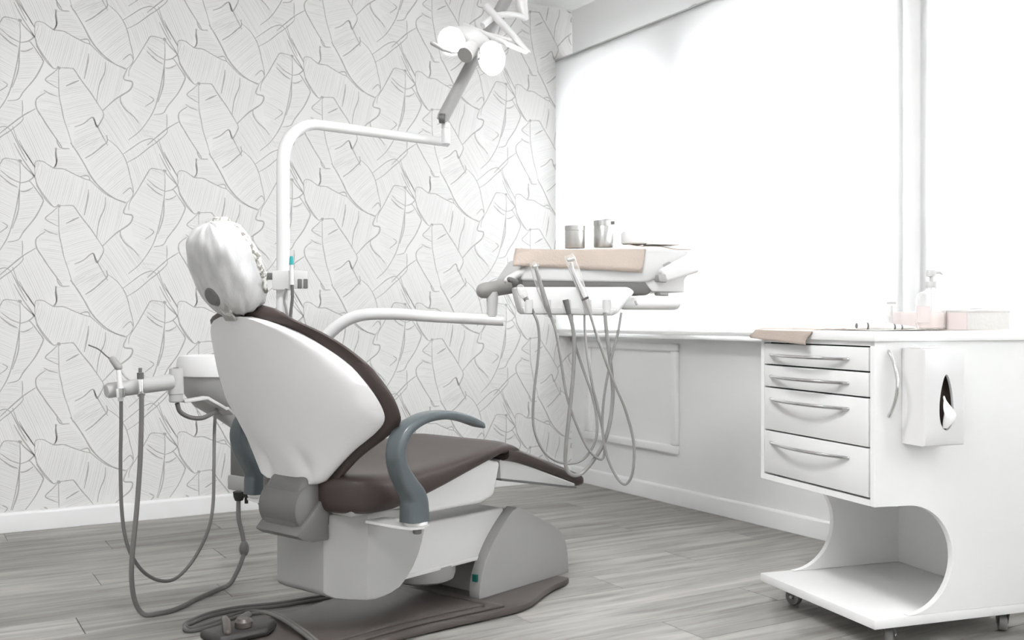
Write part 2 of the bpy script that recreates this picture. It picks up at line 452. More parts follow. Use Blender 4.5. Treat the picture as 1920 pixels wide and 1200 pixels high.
HATCH = [
    ([(190,480),(310,450),(400,560),(400,600),(220,860),(100,900),(165,560)], (1, -.05)),
    ([(185,200),(40,165),(-100,370),(-200,560),(-100,1100),(80,880),(165,560)], (1, .55)),
    ([(340,210),(510,280),(850,430),(830,500),(790,740),(700,660),(540,635),(420,560),(330,340)], (-.28, 1)),
    ([(850,430),(1190,650),(1130,900),(960,1040),(905,955),(760,750),(830,500)], (-.25, 1)),
    ([(550,640),(680,640),(960,1040),(870,1100),(620,1200),(575,1000)], (1, -.2)),
    ([(550,640),(425,745),(335,950),(450,1190),(560,1370),(640,1350),(575,1000)], (1, .22)),
    ([(800,205),(1005,60),(1150,190),(1220,400),(1250,560),(1190,650),(950,500)], (.8, -.6)),
    ([(660,50),(1000,0),(1005,60),(800,205),(720,140)], (1, -.5)),
    ([(530,90),(650,105),(860,390),(740,375),(510,280)], (1, .06)),
    ([(1190,270),(1470,95),(1540,250),(1535,410),(1400,390),(1250,560)], (.35, 1)),
    ([(1150,190),(1420,60),(1470,95),(1190,270)], (.5, .9)),
    ([(960,1040),(1130,900),(1300,1150),(1400,1250),(1140,1430),(1000,1300),(920,1180)], (.55, .85)),
    ([(700,1190),(870,1100),(1010,1300),(850,1400),(690,1390)], (1, -.4)),
    ([(117,1183),(333,1025),(517,1317),(500,1500),(325,1567),(217,1383)], (.4, .9)),
    ([(58,950),(208,940),(208,1083),(0,1240),(-60,1100)], (1, .2)),
]
TILE = .592
def ribbons(lines, widths, name, material, y):
    mb = MB()
    for ln, w in zip(lines, widths):
        n = len(ln); L_, R_ = [], []
        for i in range(n):
            t = (ln[min(i + 1, n - 1)] - ln[max(i - 1, 0)]); t = t / max(t.length, 1e-9); q = Vector((-t.y, t.x))
            ww = w * (.55 + .45 * math.sin(math.pi * (i + .4) / (n - .2)) ) * random.uniform(.8, 1.15)
            L_.append(ln[i] + q * ww / 2); R_.append(ln[i] - q * ww / 2)
        k = len(mb.v)
        mb.v += [Vector((p.x, y, p.y)) for pair in zip(L_, R_) for p in pair]
        mb.f += [(k + 2 * i, k + 2 * i + 1, k + 2 * i + 3, k + 2 * i + 2) for i in range(n - 1)]
    o = mb.build(name, material, wall_back, smooth=False)
    return struct(o, 'stuff')
def hatch(poly, dvec):
    P = [wp(*p) for p in poly]; c = sum(P, Vector((0, 0))) / len(P)
    q0 = wp(poly[0][0], poly[0][1]); q1 = wp(poly[0][0] + dvec[0] * 100, poly[0][1] + dvec[1] * 100)
    u = (q1 - q0).normalized(); v = Vector((-u.y, u.x)); out = []
    hs = [(p - c).dot(v) for p in P]; h = min(hs) + .003
    while h < max(hs):
        xs = []
        for i in range(len(P)):
            a, b = P[i] - c, P[(i + 1) % len(P)] - c; ha, hb = a.dot(v), b.dot(v)
            if (ha - h) * (hb - h) < 0: xs.append(a.dot(u) + (b.dot(u) - a.dot(u)) * (h - ha) / (hb - ha))
        xs.sort()
        for s0, s1 in zip(xs[::2], xs[1::2]):
            if random.random() < .12: s0 += (s1 - s0) * random.uniform(0, .5)
            m = (s0 + s1) / 2; bow = random.uniform(.0, .004)
            pts = [c + u * (s0 + (s1 - s0) * k / 5) + v * (h + bow * math.sin(math.pi * k / 5) + random.uniform(-.0006, .0006)) for k in range(6)]
            out.append(pts)
        h += random.uniform(.0055, .0105)
    return out
def tiled(lines, widths):
    ol, ow = [], []
    for ci in range(-3, 6):
        for rj in range(-1, 5):
            d = Vector((ci * TILE, -rj * TILE))
            for ln, w in zip(lines, widths):
                q = [p + d for p in ln]
                seg = []
                for p in q:
                    if -1.0 < p.x < WX - .002 and .085 < p.y < HC - .003: seg.append(p)
                    else:
                        if len(seg) > 1: ol.append(seg); ow.append(w)
                        seg = []
                if len(seg) > 1: ol.append(seg); ow.append(w)
    return ol, ow
sl = [[Vector((p.x, p.y)) for p in spline([(*wp(*q), 0) for q in st], 5)] for st in STROKES]
sw = [random.uniform(.0040, .0066) for _ in sl]
ol, ow = tiled(sl, sw)
ribbons(ol, ow, 'leaf_outline_print', M['ink'], WY - .0006)
dots = []
for dp in ((185, 190), (550, 635)):
    c = wp(*dp); dots.append([c + Vector((-.006, .0015)), c + Vector((0, 0)), c + Vector((.007, -.0035))])
ol, ow = tiled(dots, [.013, .013]); ribbons(ol, ow, 'leaf_tip_print', M['ink'], WY - .0008)
hl = [l for poly, dv in HATCH for l in hatch(poly, dv)]
hw = [random.choice((.0009, .0012, .0015, .0022)) for _ in hl]
ol, ow = tiled(hl, hw); ribbons(ol, ow, 'leaf_hatching_print', M['ink2'], WY - .0004)

# ------------------------------------------------------------------ blinds
BX = 3.125
for (y0, y1, lab) in ((3.690, 4.8492, 'white translucent roller blind in the corner beside the wallpaper wall'),
                      (2.535, 3.694, 'white translucent roller blind in the middle, left of the dark gap'),
                      (.75, 2.465, 'white translucent roller blind on the right, above the rolling cabinet')):
    BX = 3.125 if y0 > 3 or y0 < 2 else 3.119
    t = thing('roller_blind', lab, 'blind', (BX, (y0 + y1) / 2, .820), 0, 'window blinds')
    MB().box((BX - .0008, y0, .838), (BX + .0008, y1, 2.312)).build('fabric', M['blind'], t, True, smooth=False)
    MB().box((BX - .005, y0, .820), (BX + .005, y1, .838)).build('bottom_bar', M['trim'], t, True, bevel=.003)
    MB().tube([(BX + .024, y0, 2.300), (BX + .024, y1, 2.300)], .02, 16).build('roller_tube', M['trim'], t, True)
    MB().box((BX - .004, y0, 2.320), (WX, y0 + .03, 2.324)).box((BX - .004, y1 - .03, 2.320), (WX, y1, 2.324)).box((BX - .006, y0, 2.312), (BX + .044, y1, 2.320)).build('head_rail', M['lgrey'], t, True)

# ------------------------------------------------------------------ dental chair (local axes: x towards the feet, y towards the wallpaper wall)
chair = thing('dental_chair', 'white dental chair with dark brown upholstery and blue-grey armrests', 'dental chair', (1.5122, 2.9985, 0), R(19.6))
out = [(.40,-.195),(.36,-.208),(.27,-.222),(.17,-.255),(.10,-.28),(.026,-.292),(-.12,-.268),(-.235,-.243),(-.386,-.220),(-.60,-.205),(-.80,-.18),(-.86,-.12)]
outl = [tuple(p[:2]) for p in spline([(x, y, 0) for x, y in out], 4)]
outl = outl + [(x, -y * .92) for x, y in reversed(outl)]
bp_ = MB().prism(outl, .004, .024, 'z').build('base_plate', M['plate'], chair, bevel=.006, seg=2)
for i, (ins, z0, z1) in enumerate(((.022, .024, .032), (.048, .030, .039))):
    o2 = [(max(min(x, -.02 - .06 * i), -.84), math.copysign(max(abs(y) - ins, .02), y)) for x, y in outl if x < .0]
    MB().prism(o2, z0, z1, 'z').build('plate_ridge', M['plate'], bp_, bevel=.003, seg=2)
prof = [(-.002, .022), (-.002, .05), (.010, .103), (.048, .169), (.095, .223), (.150, .270), (.172, .281), (.195, .281), (.30, .232), (.369, .200), (.425, .158), (.450, .101), (.458, .022)]
pp = [(p.x, p.y) for p in spline([(a, b, 0) for a, b in prof], 4)]
for s_, nm in ((-1, 'near'), (1, 'far')):
    lo, hi = (-.150, -.104) if s_ < 0 else (.104, .150)
    sp = MB().prism(pp, lo, hi, 'b').build('side_housing', M['grey'], chair, bevel=.010, seg=3)
    if s_ < 0:
        MB().box((-.0055, -.137, .075), (.004, -.119, .098)).build('indicator', M['led'], sp, bevel=.001, label='small teal indicator')
core = [(max(x, .05), max(min(z - .008, .27), .022)) for x, z in pp if x > .04]
core = [(.05, .022)] + core
MB().prism(core, -.106, .106, 'b').build('housing_core', M['bgrey'], chair, bevel=.004)
MB().prism([(-.46, .285), (-.46, .136), (.16, .133), (.16, .283), (-.18, .287)], -.110, .1, 'b').build('lift_arm', M['white'], chair, bevel=.009, seg=3)
MB().box((-.40, -.112, .134), (.04, .1, .148)).build('arm_trim', M['white'], chair, bevel=.003)
MB().lathe([(.02, .082), (.075, .084), (.096, .094), (.102, .11), (.103, .14)], (-.115, -.012, 0), n=40).build('motor_drum', M['grey'], chair)
# rear housing: rectangle rings along x whose width tapers at the back (chamfered corners)
zlo = [(-.575, .150), (-.565, .136), (-.54, .128), (-.45, .119), (-.40, .122), (-.36, .134), (-.32, .165), (-.29, .205), (-.27, .25), (-.255, .30), (-.25, .335)]
rings = []
for a in (-.575, -.57, -.55, -.52, -.486, -.482, -.45, -.42, -.39, -.36, -.33, -.305, -.285, -.27, -.258, -.251):
    w = .165 if a > -.484 else .088 + (.165 - .088) * (a + .575) / (.575 - .484); wf = max(w, .118)
    zl = lerp_tab(zlo, a); zh = .362 if a < -.40 else .362 - (a + .40) * .15
    rings.append([(a, -w, zl), (a, wf, zl), (a, wf, zh), (a, -w, zh)])
MB().loft(rings).build('rear_housing', M['rgrey'], chair, bevel=.006, seg=2, angle=22)
MB().prism([(-.56, .397), (-.56, .364), (-.30, .362), (-.30, .400), (-.45, .397)], -.185, .185, 'b').build('seat_frame', M['rgrey'], chair, bevel=.006)
MB().prism([(-.36, .392), (-.36, .350), (-.33, .337), (-.05, .334), (.012, .350), (.042, .452), (-.02, .466), (-.16, .44), (-.33, .405)], -.20, .20, 'b').build('seat_pan', M['white'], chair, bevel=.014, seg=3)
MB().prism([(.045, .455), (.05, .397), (.40, .331), (.44, .325), (.44, .335), (.08, .46)], -.19, .19, 'b').build('leg_rest_pan', M['lgrey'], chair, bevel=.004)
MB().prism([(.05, .397), (.40, .331), (.445, .325), (.445, .319), (.40, .325), (.05, .391)], -.193, .193, 'b').build('leg_rest_edge', M['dgrey'], chair)

def cushion_ring(a, w, zt, zb, dish, e=.55, n=44):
    ring = []; zc, h = (zt + zb) / 2, (zt - zb) / 2
    for k in range(n):
        t = 2 * math.pi * k / n; c, s_ = math.cos(t), math.sin(t)
        x = math.copysign(abs(c) ** .32, c) * w; z = zc + math.copysign(abs(s_) ** e, s_) * h
        if s_ > 0: z -= dish * (1 - (abs(x) / w) ** 2.2)
        ring.append((a, x, z))
    return ring
rings = []
for a, w, zt, zb, dish in ((-.602, .085, .455, .415, 0), (-.598, .12, .468, .392, .002), (-.588, .155, .476, .378, .004), (-.57, .187, .481, .370, .008), (-.545, .215, .484, .365, .012), (-.51, .238, .485, .363, .015), (-.45, .252, .484, .366, .02), (-.35, .256, .484, .386, .02),
                           (-.25, .254, .490, .412, .018), (-.15, .248, .499, .438, .014), (-.05, .238, .508, .462, .008), (.02, .226, .515, .474, .004), (.06, .217, .514, .472, .001), (.10, .209, .502, .468, 0), (.13, .200, .490, .462, 0)):
    rings.append(cushion_ring(a, w, zt, zb, dish))
MB().loft(rings).build('seat_cushion', M['leather'], chair, angle=60)
rings = []
for k in range(15):
    t = k / 14; a = .055 + .425 * t; zt = .516 - .146 * t - .010 * (1 - t) ** 8; th = .056
    w = .2195 - .0355 * t ** .6
    rings.append([Vector((p[0] - .0, p[1], p[2])) for p in cushion_ring(a, w, zt, zt - th, 0)])
for e, k in ((.010, .96), (.018, .86), (.023, .66), (.025, .4)):
    zc = .37 - .027 - e * .3; th = .054 * k
    rings.append(cushion_ring(.48 + e, .184 * (.93 + .07 * k), zc + th / 2, zc - th / 2, 0))
MB().loft(rings).build('leg_rest', M['leather'], chair, angle=60)

# backrest
WT = [(.452, .105), (.46, .13), (.5, .17), (.55, .222), (.58, .262), (.6, .288), (.63, .318), (.66, .328), (.7, .320), (.74, .304), (.78, .279), (.82, .240), (.86, .187), (.885, .13), (.897, .085), (.903, .05)]
AE = [(.452, -.63), (.46, -.628), (.5, -.618), (.55, -.602), (.6, -.585), (.63, -.584), (.66, -.597), (.7, -.618), (.74, -.643), (.78, -.670), (.82, -.707), (.86, -.752), (.89, -.796), (.903, -.812)]
def smoothtab(tab): return [(p.x, p.y) for p in spline([(a, b, 0) for a, b in tab], 6)]
WTs, AEs = smoothtab(WT), smoothtab(AE)
def spine(z): return -.632 - (z - .46) * .41
def shell_pt(z, t, off=0, grow=0):
    w = lerp_tab(WTs, z) + grow; ae = lerp_tab(AEs, z); sp = spine(z); u = abs(t)
    a = sp + (ae - sp) * u ** 2.1
    b = w * t
    g = math.exp(-((z - .505) / .04) ** 2)
    a += .016 * g * math.exp(-((abs(b) - .082) / .022) ** 2)         # pressed dimples either side of the hinge
    return Vector((a + off, b, z))
NZ, NT = 46, 33
zs = [.452 + (.903 - .452) * i / (NZ - 1) for i in range(NZ)]
def backshell(zs, off_r, off_f, grow, roll):
    rings = []
    for z in zs:
        ring = []
        for j in range(NT):
            t = -1 + 2 * j / (NT - 1); p = shell_pt(z, t, off_r, grow)
            e = max(0, (abs(t) - .86) / .14); p.x += roll * e ** 2.2
            ring.append(p)
        for j in range(NT - 1, -1, -1):
            t = -1 + 2 * j / (NT - 1); p = shell_pt(z, t * .985, off_f, grow)
            e = max(0, (abs(t) - .86) / .14); p.x -= roll * .6 * e ** 2.2
            ring.append(p)
        rings.append(ring)
    return MB().loft(rings)
backshell(zs, 0, .038, 0, .016).build('backrest_shell', M['shell'], chair, bevel=0, angle=70)
# upholstered pad in front of the shell, a little larger all round
PW = [(.440, .10), (.45, .135), (.48, .165), (.53, .215), (.58, .285), (.62, .332), (.655, .345), (.70, .342), (.75, .325), (.80, .295), (.85, .248), (.89, .187), (.915, .13), (.93, .08), (.936, .04)]
PWs = smoothtab(PW)
def pad_pt(z, t, front):
    w = lerp_tab(PWs, z); zz = min(z, .90); ae = lerp_tab(AEs, zz) + .012; sp = spine(z)
    u = abs(t); a = sp + (max(ae, sp) - sp) * u ** 2.1 + (.036 if not front else .036 + .055 * (1 - u ** 4) + .012)
    return Vector((a, w * t, z))
rings = []
pz = [.440 + (.936 - .440) * i / 47 for i in range(48)]
for z in pz:
    ring = [pad_pt(z, -1 + 2 * j / 32, False) for j in range(33)] + [pad_pt(z, 1 - 2 * j / 32, True) for j in range(33)]
    c = sum(ring, Vector()) / len(ring)
    k = min(1, .25 + ((z - .438) / .02)) * min(1, .35 + (.938 - z) / .03)
    rings.append([Vector((c.x + (p.x - c.x) * (k if True else 1), p.y, p.z)) for p in ring])
MB().loft(rings).build('backrest_cushion', M['leather'], chair, angle=70)
# hinge between seat and back
MB().tube([(-.605, -.098, .385), (-.605, -.093, .385), (-.605, .066, .385), (-.605, .071, .385)], [.064, .070, .070, .064], 40).build('back_hinge', M['hinge'], chair, angle=40)
MB().prism([(-.682, .322), (-.60, .405), (-.575, .405), (-.570, .295), (-.622, .297), (-.66, .308)], -.108, .075, 'b').build('hinge_bracket', M['hinge'], chair, bevel=.005)
MB().prism([(-.665, .325), (-.668, .36), (-.655, .44), (-.64, .47), (-.59, .475), (-.55, .43), (-.55, .37), (-.60, .31)], -.09, .066, 'b').build('hinge_cover', M['hinge'], chair, bevel=.02, seg=3)

def armrest(s_):
    path = spline([(-.478, 0, .362), (-.478, 0, .392), (-.483, 0, .428), (-.510, 0, .466), (-.537, 0, .508), (-.546, 0, .550), (-.532, 0, .590), (-.497, 0, .617), (-.44, 0, .634), (-.37, 0, .636), (-.30, 0, .624), (-.245, 0, .606), (-.205, 0, .590)], 5)
    path = [Vector((p.x, s_ * .342, p.z)) for p in path]
    n = len(path); tb = [(0, .036), (.12, .035), (.22, .026), (.35, .018), (.6, .013), (.8, .012), (.95, .009), (1, .004)]
    wb = [(0, .030), (.15, .028), (.5, .028), (.9, .026), (.97, .020), (1, .010)]
    o = MB().sweep(path, [(lerp_tab(tb, i / (n - 1)), lerp_tab(wb, i / (n - 1))) for i in range(n)], (0, 1, 0)).build('armrest', M['arm'], chair, angle=55)
    MB().lathe([(.03, .352), (.032, .354), (.032, .361), (.03, .362)], (-.478 + .005, s_ * .342, 0)).build('washer', M['white'], o)
    y1, y2 = s_ * .19, s_ * .36
    m = MB().prism([(-.515, y1), (-.44, y1), (-.43, s_ * .30), (-.435, s_ * .355), (-.47, y2 * 1.03), (-.505, s_ * .355), (-.515, s_ * .30)], .343, .351, 'z')
    m.build('armrest_bracket', M['white'], o, bevel=.002)
    MB().lathe([(.010, .326), (.012, .328), (.012, .338), (.016, .339), (.016, .343)], (-.463, s_ * .338, 0), n=12).build('bolt', M['dgrey'], o)
armrest(-1); armrest(1)

# headrest: pillow on a metal strip, wrapped in plastic film
up = Vector((-.42, 0, .907)).normalized(); fw = Vector((.907, 0, .42)).normalized(); sd = Vector((0, 1, 0))
HCen = Vector((-.824, 0, 1.028))
def pillow(k, lump=0, ph=0, n=40, m=26, sx=1, push=0):
    rings = []
    for i in range(m):
        v = -math.pi / 2 + math.pi * (i + .5) / m
        ring = []
        for j in range(n):
            u = 2 * math.pi * j / n
            cu, su = math.cos(u), math.sin(u); cv, sv = math.cos(v), math.sin(v)
            x = math.copysign(abs(cv) ** .75, cv) * math.copysign(abs(cu) ** .8, cu); yv = math.copysign(abs(cv) ** .75, cv) * math.copysign(abs(su) ** .8, su); zv = math.copysign(abs(sv) ** .85, sv)
            q = 1 + lump * (math.sin(9 * u + 3 * zv + ph) * .5 + math.sin(17 * u - 5 * zv) * .3 + math.sin(11 * zv + 2 * u + ph) * .4)
            ring.append(HCen + fw * (x * .062 * sx * k * q + push) + sd * yv * .096 * k * q + up * zv * .119 * k * q)
        rings.append(ring)
    return MB().loft(rings)
MB().obox((-.838, -.010, .922), (.003, .023, .036), Vector((.80, 0, .6)).normalized(), sd, Vector((-.6, 0, .80)).normalized()).build('headrest_strip', M['steel'], chair, bevel=.001)
hr = pillow(1).build('headrest', M['leather'], chair, angle=70)
pillow(1.07, .028, .6, 72, 44, 1.12).build('plastic_cover', M['film'], hr, angle=80, label='crinkled clear plastic cover')
ring = []
for k in range(49):
    u = 2 * math.pi * k / 48
    ring.append(HCen + fw * (.030 + .003 * math.sin(15 * u)) + sd * math.cos(u) * .097 + up * math.sin(u) * .121)
MB().tube(ring, [.0115 + .002 * math.sin(23 * k) for k in range(49)], 10, False).build('elastic_hem', hem_mat(), hr)
ring = [HCen - fw * .058 + sd * (-.02 + math.cos(u) * .028) + up * (-.055 + math.sin(u) * .05) for u in [2 * math.pi * k / 32 for k in range(33)]]
MB().tube(ring, .005, 8, False).build('elastic_hem', M['sleeve'], hr)
MB().lathe([(.028, 0), (.030, .006), (.022, .016)], HCen - fw * .060 + up * -.048 + sd * .0, -fw, 24).build('tilt_joint', M['dgrey'], hr)

# pedal at the rear end of the base plate
pd = MB().prism([(-.83, .02), (-.69, .00), (-.63, .04), (-.63, .11), (-.69, .13), (-.83, .12)], .040, .066, 'z').build('foot_pedal', M['pedal'], chair, bevel=.012, seg=3)
MB().tube([(-.73, .145, .070), (-.765, .085, .076), (-.80, .03, .070)], [.009, .012, .010], 12, round_end=True).build('pedal_lever', M['plate'], pd)
MB().lathe([(.020, 0), (.024, .004), (.024, .018), (.016, .026)], (-.735, .05, .064), n=20).build('pedal_button', M['plate'], pd)
MB().tube([(-.685, .14, .055), (-.65, .15, .06)], .012, 12, round_end=True).build('pedal_guard', M['dgrey'], pd)

# ------------------------------------------------------------------ dental unit post, cuspidor, suction arm
PD = 3.65
pb_ = at(531, 900, PD); PX, PY = pb_.x, pb_.y
unit = thing('cuspidor_unit', 'white spittoon bowl unit with grey service box on a post behind the chair', 'dental unit', (PX, PY, 0), R(19.6))
MB().lathe([(.021, 0), (.021, .6), (.0238, .62), (.0238, 1.0)], (PX, PY, 0)).build('post', M['enamel'], unit, True)
bc = at(418, 700, 3.68); bcx, bcy = bc.x, bc.y
bowl = MB().lathe([(.02, .562), (.055, .565), (.095, .59), (.128, .63), (.146, .672), (.150, .706), (.14, .706)], (bcx, bcy, 0), n=48).build('bowl', M['grey'], unit, True)
MB().lathe([(.140, .700), (.158, .700), (.160, .712), (.154, .755), (.148, .766), (.138, .768), (.13, .760), (.10, .70), (.04, .66), (.001, .655)], (bcx, bcy, 0), n=48).build('rim', M['white'], bowl, True)
c1 = at(488, 860, 3.62)
ca, cb = Vector((math.cos(R(19.6)), math.sin(R(19.6)), 0)), Vector((-math.sin(R(19.6)), math.cos(R(19.6)), 0)); zz = Vector((0, 0, 1))
MB().obox((c1.x, c1.y, .432), (.078, .070, .082), ca, cb, zz).build('service_box', M['hinge'], unit, True, bevel=.012, seg=3)
MB().obox((c1.x - .003, c1.y - .003, .334), (.082, .074, .026), ca, cb, zz).build('service_box_skirt', M['rgrey'], unit, True, bevel=.008)
MB().tube([(c1.x, c1.y, .50), (bcx, bcy, .58)], [.04, .04], 20).build('bowl_neck', M['grey'], unit, True)
MB().tube([(c1.x, c1.y, .45), (PX, PY, .45)], .03, 16).build('post_bracket', M['grey'], unit, True)
q = at(448, 922, 3.55)
MB().lathe([(.013, 0), (.018, .012), (.02, .03)], (q.x, q.y, .280)).build('outlet', M['black'], unit, True)
q2 = at(462, 922, 3.55)
MB().lathe([(.006, 0), (.006, .02), (.012, .022), (.012, .04)], (q2.x, q2.y, .270)).build('outlet', M['black'], unit, True)
# suction holder arm
k0, k1 = at(199, 733, 3.22), at(322, 716, 3.36)
ha = MB().tube([k0, k0.lerp(k1, .03), k0.lerp(k1, .5), k1], [.020, .0235, .0245, .026], 24).build('holder_arm', M['agrey'], unit, True, angle=50)
kc = at(330, 722, 3.37)
MB().lathe([(.019, -.055), (.022, -.052), (.022, -.034), (.0225, -.03), (.0245, -.028), (.0245, -.01), (.0225, .035), (.021, .052), (.018, .055), (.010, .055), (.009, .045)], kc, n=32).build('arm_knuckle', M['agrey'], ha, True)
MB().lathe([(.009, .047), (.0095, .056)], kc, n=16).build('knuckle_plug', M['black'], ha, True)
e0, e1, e2, e3 = at(345, 752, 3.40), at(384, 746, 3.44), at(418, 766, 3.50), at(428, 775, 3.58)
for a_, b_ in ((e0, e1), (e1, e2), (e2, e3)):
    d_ = (b_ - a_); t_ = d_.normalized(); n_ = Vector((0, 0, 1)).cross(t_).normalized()
    MB().obox((a_ + b_) / 2, (d_.length / 2 + .004, .02, .005), t_, n_, t_.cross(n_)).build('arm_link', M['lgrey'], ha, True, bevel=.002)
lp = spline([at(332, 756, 3.37), at(338, 772, 3.38), at(355, 782, 3.40), at(378, 784, 3.43), at(398, 775, 3.47), at(412, 764, 3.52)], 6)
MB().tube(lp, .0075, 12).build('link_hose', M['hose'], ha, True)

def hose(parent, px, r, m, name='hose', n=8):
    """px: (x, y, depth) survey points along the hose"""
    pts = [at(*p) for p in px]
    for p in pts: p.z = max(p.z, r + .001)
    return MB().tube(spline(pts, n), r, 10).build(name, m, parent, True)
t = thing('saliva_ejector', 'thin-tipped suction handpiece in the outer end of the holder arm', 'suction handpiece', at(226, 1000, 3.2), 0, 'suction handpieces on the holder arm')
sd_ = at(219, 682, 3.2)
MB().tube(spline([at(166, 647, 3.19), at(185, 655, 3.19), at(200, 668, 3.19), at(213, 677, 3.195)], 5), [.0021] * 12 + [.0034] * 4, 8).build('needle', M['hinge'], t, True)
MB().tube([at(211, 674, 3.19), at(222, 688, 3.195)], [.010, .012], 14, round_end=True).build('head', M['grey'], t, True)
MB().tube([at(222, 688, 3.195), at(224, 712, 3.195), at(226, 725, 3.194), at(226.5, 752, 3.194)], [.008, .007, .0095, .0085], 14).build('barrel', M['white'], t, True)
MB().tube([at(225.5, 728, 3.188), at(226.5, 745, 3.188)], [.0145, .0125], 14).build('holder_ring', M['chrome'], t, True)
hose(t, [(227, 745, 3.194), (227, 800, 3.2), (226, 880, 3.2), (229, 965, 3.2), (240, 1025, 3.2), (264, 1067, 3.22), (297, 1088, 3.27), (330, 1084, 3.32), (362, 1050, 3.38), (388, 1000, 3.42), (399, 950, 3.46), (401, 880, 3.5), (402, 810, 3.54), (404, 768, 3.57)], .0056, M['hose'])
t = thing('suction_tube', 'thick grey suction hose with upright connector, inner place on the holder arm', 'suction handpiece', at(256, 1100, 3.1), 0, 'suction handpieces on the holder arm')
MB().tube([at(263, 690, 3.24), at(263, 698, 3.24), at(263.2, 699, 3.24), at(263.5, 711, 3.24)], [.0055, .0055, .0105, .0105], 14).build('connector', M['dgrey'], t, True)
MB().tube([at(263.5, 711, 3.24), at(264, 735, 3.235), at(265, 741, 3.23)], [.0085, .0075, .012], 14).build('barrel', M['chrome'], t, True)
hose(t, [(265.5, 738, 3.23), (265, 800, 3.22), (262, 880, 3.19), (255, 970, 3.15), (248, 1040, 3.12), (247, 1090, 3.12), (254, 1130, 3.13), (270, 1152, 3.14), (295, 1156, 3.15), (330, 1143, 3.20), (370, 1124, 3.32), (405, 1108, 3.42), (430, 1095, 3.50), (444, 1073, 3.52), (455, 1046, 3.53), (458, 1028, 3.54), (455, 1005, 3.55), (448, 975, 3.55), (447, 950, 3.55), (448, 920, 3.55)], .0075, M['hose'])
bc_ = at(457.8, 1028.5, 3.54)
MB().lathe([(.008, -.024), (.013, -.017), (.0165, -.006), (.0165, .006), (.013, .017), (.008, .024)], bc_, n=20).build('inline_valve', M['dgrey'], t, True)

# bracket on the post with the teal-tipped syringe
br = thing('instrument_bracket', 'grey holder bracket clamped on the white lamp post', 'holder', at(535, 542, PD - .03))
rt = Vector((math.cos(YAW), -math.sin(YAW), 0)); fwd = Vector((math.sin(YAW), math.cos(YAW), 0))
u1 = (rt * math.cos(R(10)) + fwd * math.sin(R(10))); v1 = Vector((-u1.y, u1.x, 0))
MB().obox(at(528, 526, PD - .015), (.030, .034, .033), u1, v1, zz).build('clamp_block', M['lgrey'], br, True, bevel=.003)
MB().obox(at(562, 524, PD - .035), (.028, .012, .031), u1, v1, zz).build('holder_plate', M['lgrey'], br, True, bevel=.003)
for px in (562, 573):
    MB().obox(at(px, 532, PD - .047), (.0075, .003, .017), u1, v1, zz).build('slot', M['dgrey'], br, True, bevel=.003)
MB().obox(at(504, 518, PD - .01), (.014, .008, .012), u1, v1, zz).build('clamp_screw', M['dgrey'], br, True, bevel=.003)
sy = thing('syringe_handpiece', 'slim white handpiece with a teal tip clipped on the post bracket', 'handpiece', at(548, 590, PD - .06))
MB().tube([at(546.5, 480.5, PD - .065), at(546.5, 485, PD - .065), at(546.8, 496, PD - .065)], [.0055, .007, .0085], 14).build('teal_tip', M['teal'], sy, True)
MB().tube([at(546.8, 496, PD - .065), at(547, 507, PD - .065), at(547.5, 534, PD - .065)], [.0055, .0065, .0075], 14).build('body', M['white'], sy, True)
hose(sy, [(547.5, 533, PD - .065), (548, 560, PD - .06), (544, 595, PD - .05), (541, 640, PD - .03), (542, 700, PD - .02)], .0055, M['hose'])
hose(sy, [(537, 541, PD - .05), (533, 562, PD - .045), (538, 590, PD - .045), (540, 640, PD - .04), (540, 700, PD - .03)], .0045, M['hose2'])

# ------------------------------------------------------------------ operating lamp
lamp = thing('operating_lamp', 'white dental operating lamp, lit, on a curved post arm above the chair', 'dental lamp', (PX, PY, 1.0))
b0 = Vector((PX, PY, 1.0))
arm_z = EYE + (CY - 228) / F_PX * 3.68
a1, a2 = at(606, 229, 3.68), at(857, 263, 4.066); a1.z = a2.z = arm_z
dirh = (a2 - a1).normalized(); pc = Vector((PX, PY, 0))
bend = [Vector((PX, PY, 1.0)), Vector((PX, PY, 1.3)), Vector((PX, PY, arm_z - .14))]
for k in range(1, 9):
    an = R(90) * k / 9
    bend.append(Vector((PX, PY, arm_z - .14)) + dirh * .14 * (1 - math.cos(an)) + zz * .14 * math.sin(an))
bend += [Vector((PX, PY, arm_z)) + dirh * .14, Vector((PX, PY, arm_z)) + dirh * .3, Vector((PX, PY, arm_z)) + dirh * ((a2 - Vector((PX, PY, arm_z))).length)]
rr_ = [.0228] * 3 + [.0228 - .0035 * k / 9 for k in range(1, 9)] + [.019, .0185, .0175]
MB().tube(bend, rr_, 24).build('post_arm', M['enamel'], lamp, True, angle=50)
j0 = at(836, 250, 4.03)
MB().lathe([(.017, -.02), (.017, .03), (.0155, .034), (.0155, .038), (.017, .04), (.017, .058), (.014, .062)], (j0.x, j0.y, arm_z + .0), n=24).build('swivel', M['enamel'], lamp, True)
s0, s1 = at(828, 226, 4.02), at(985, -70, 4.10)
MB().tube([s0, s0.lerp(s1, .02), s1], [.020, .0245, .0235], 24).build('spring_arm', M['grey'], lamp, True, angle=50)
MB().lathe([(.016, -.012), (.019, -.010), (.019, .010), (.016, .012)], at(829, 222, 4.0), rt, 16).build('arm_pin', M['dgrey'], lamp, True)
y0_ = at(982, -60, 4.05)
MB().tube([s1, y0_, at(981, -20, 4.05)], .022, 20).build('elbow', M['white'], lamp, True)
MB().tube([at(978, -25, 4.05), at(978, 12, 4.05), at(985, 36, 4.04)], [.023, .023, .014], 20).build('yoke_stem', M['white'], lamp, True)
MB().tube(spline([at(986, 33, 4.04), at(960, 27, 4.0), at(930, 30, 3.97), at(905, 48, 3.94)], 5), [.010 + .0002 * k for k in range(16)], 12).build('yoke', M['white'], lamp, True)
LD = 3.9
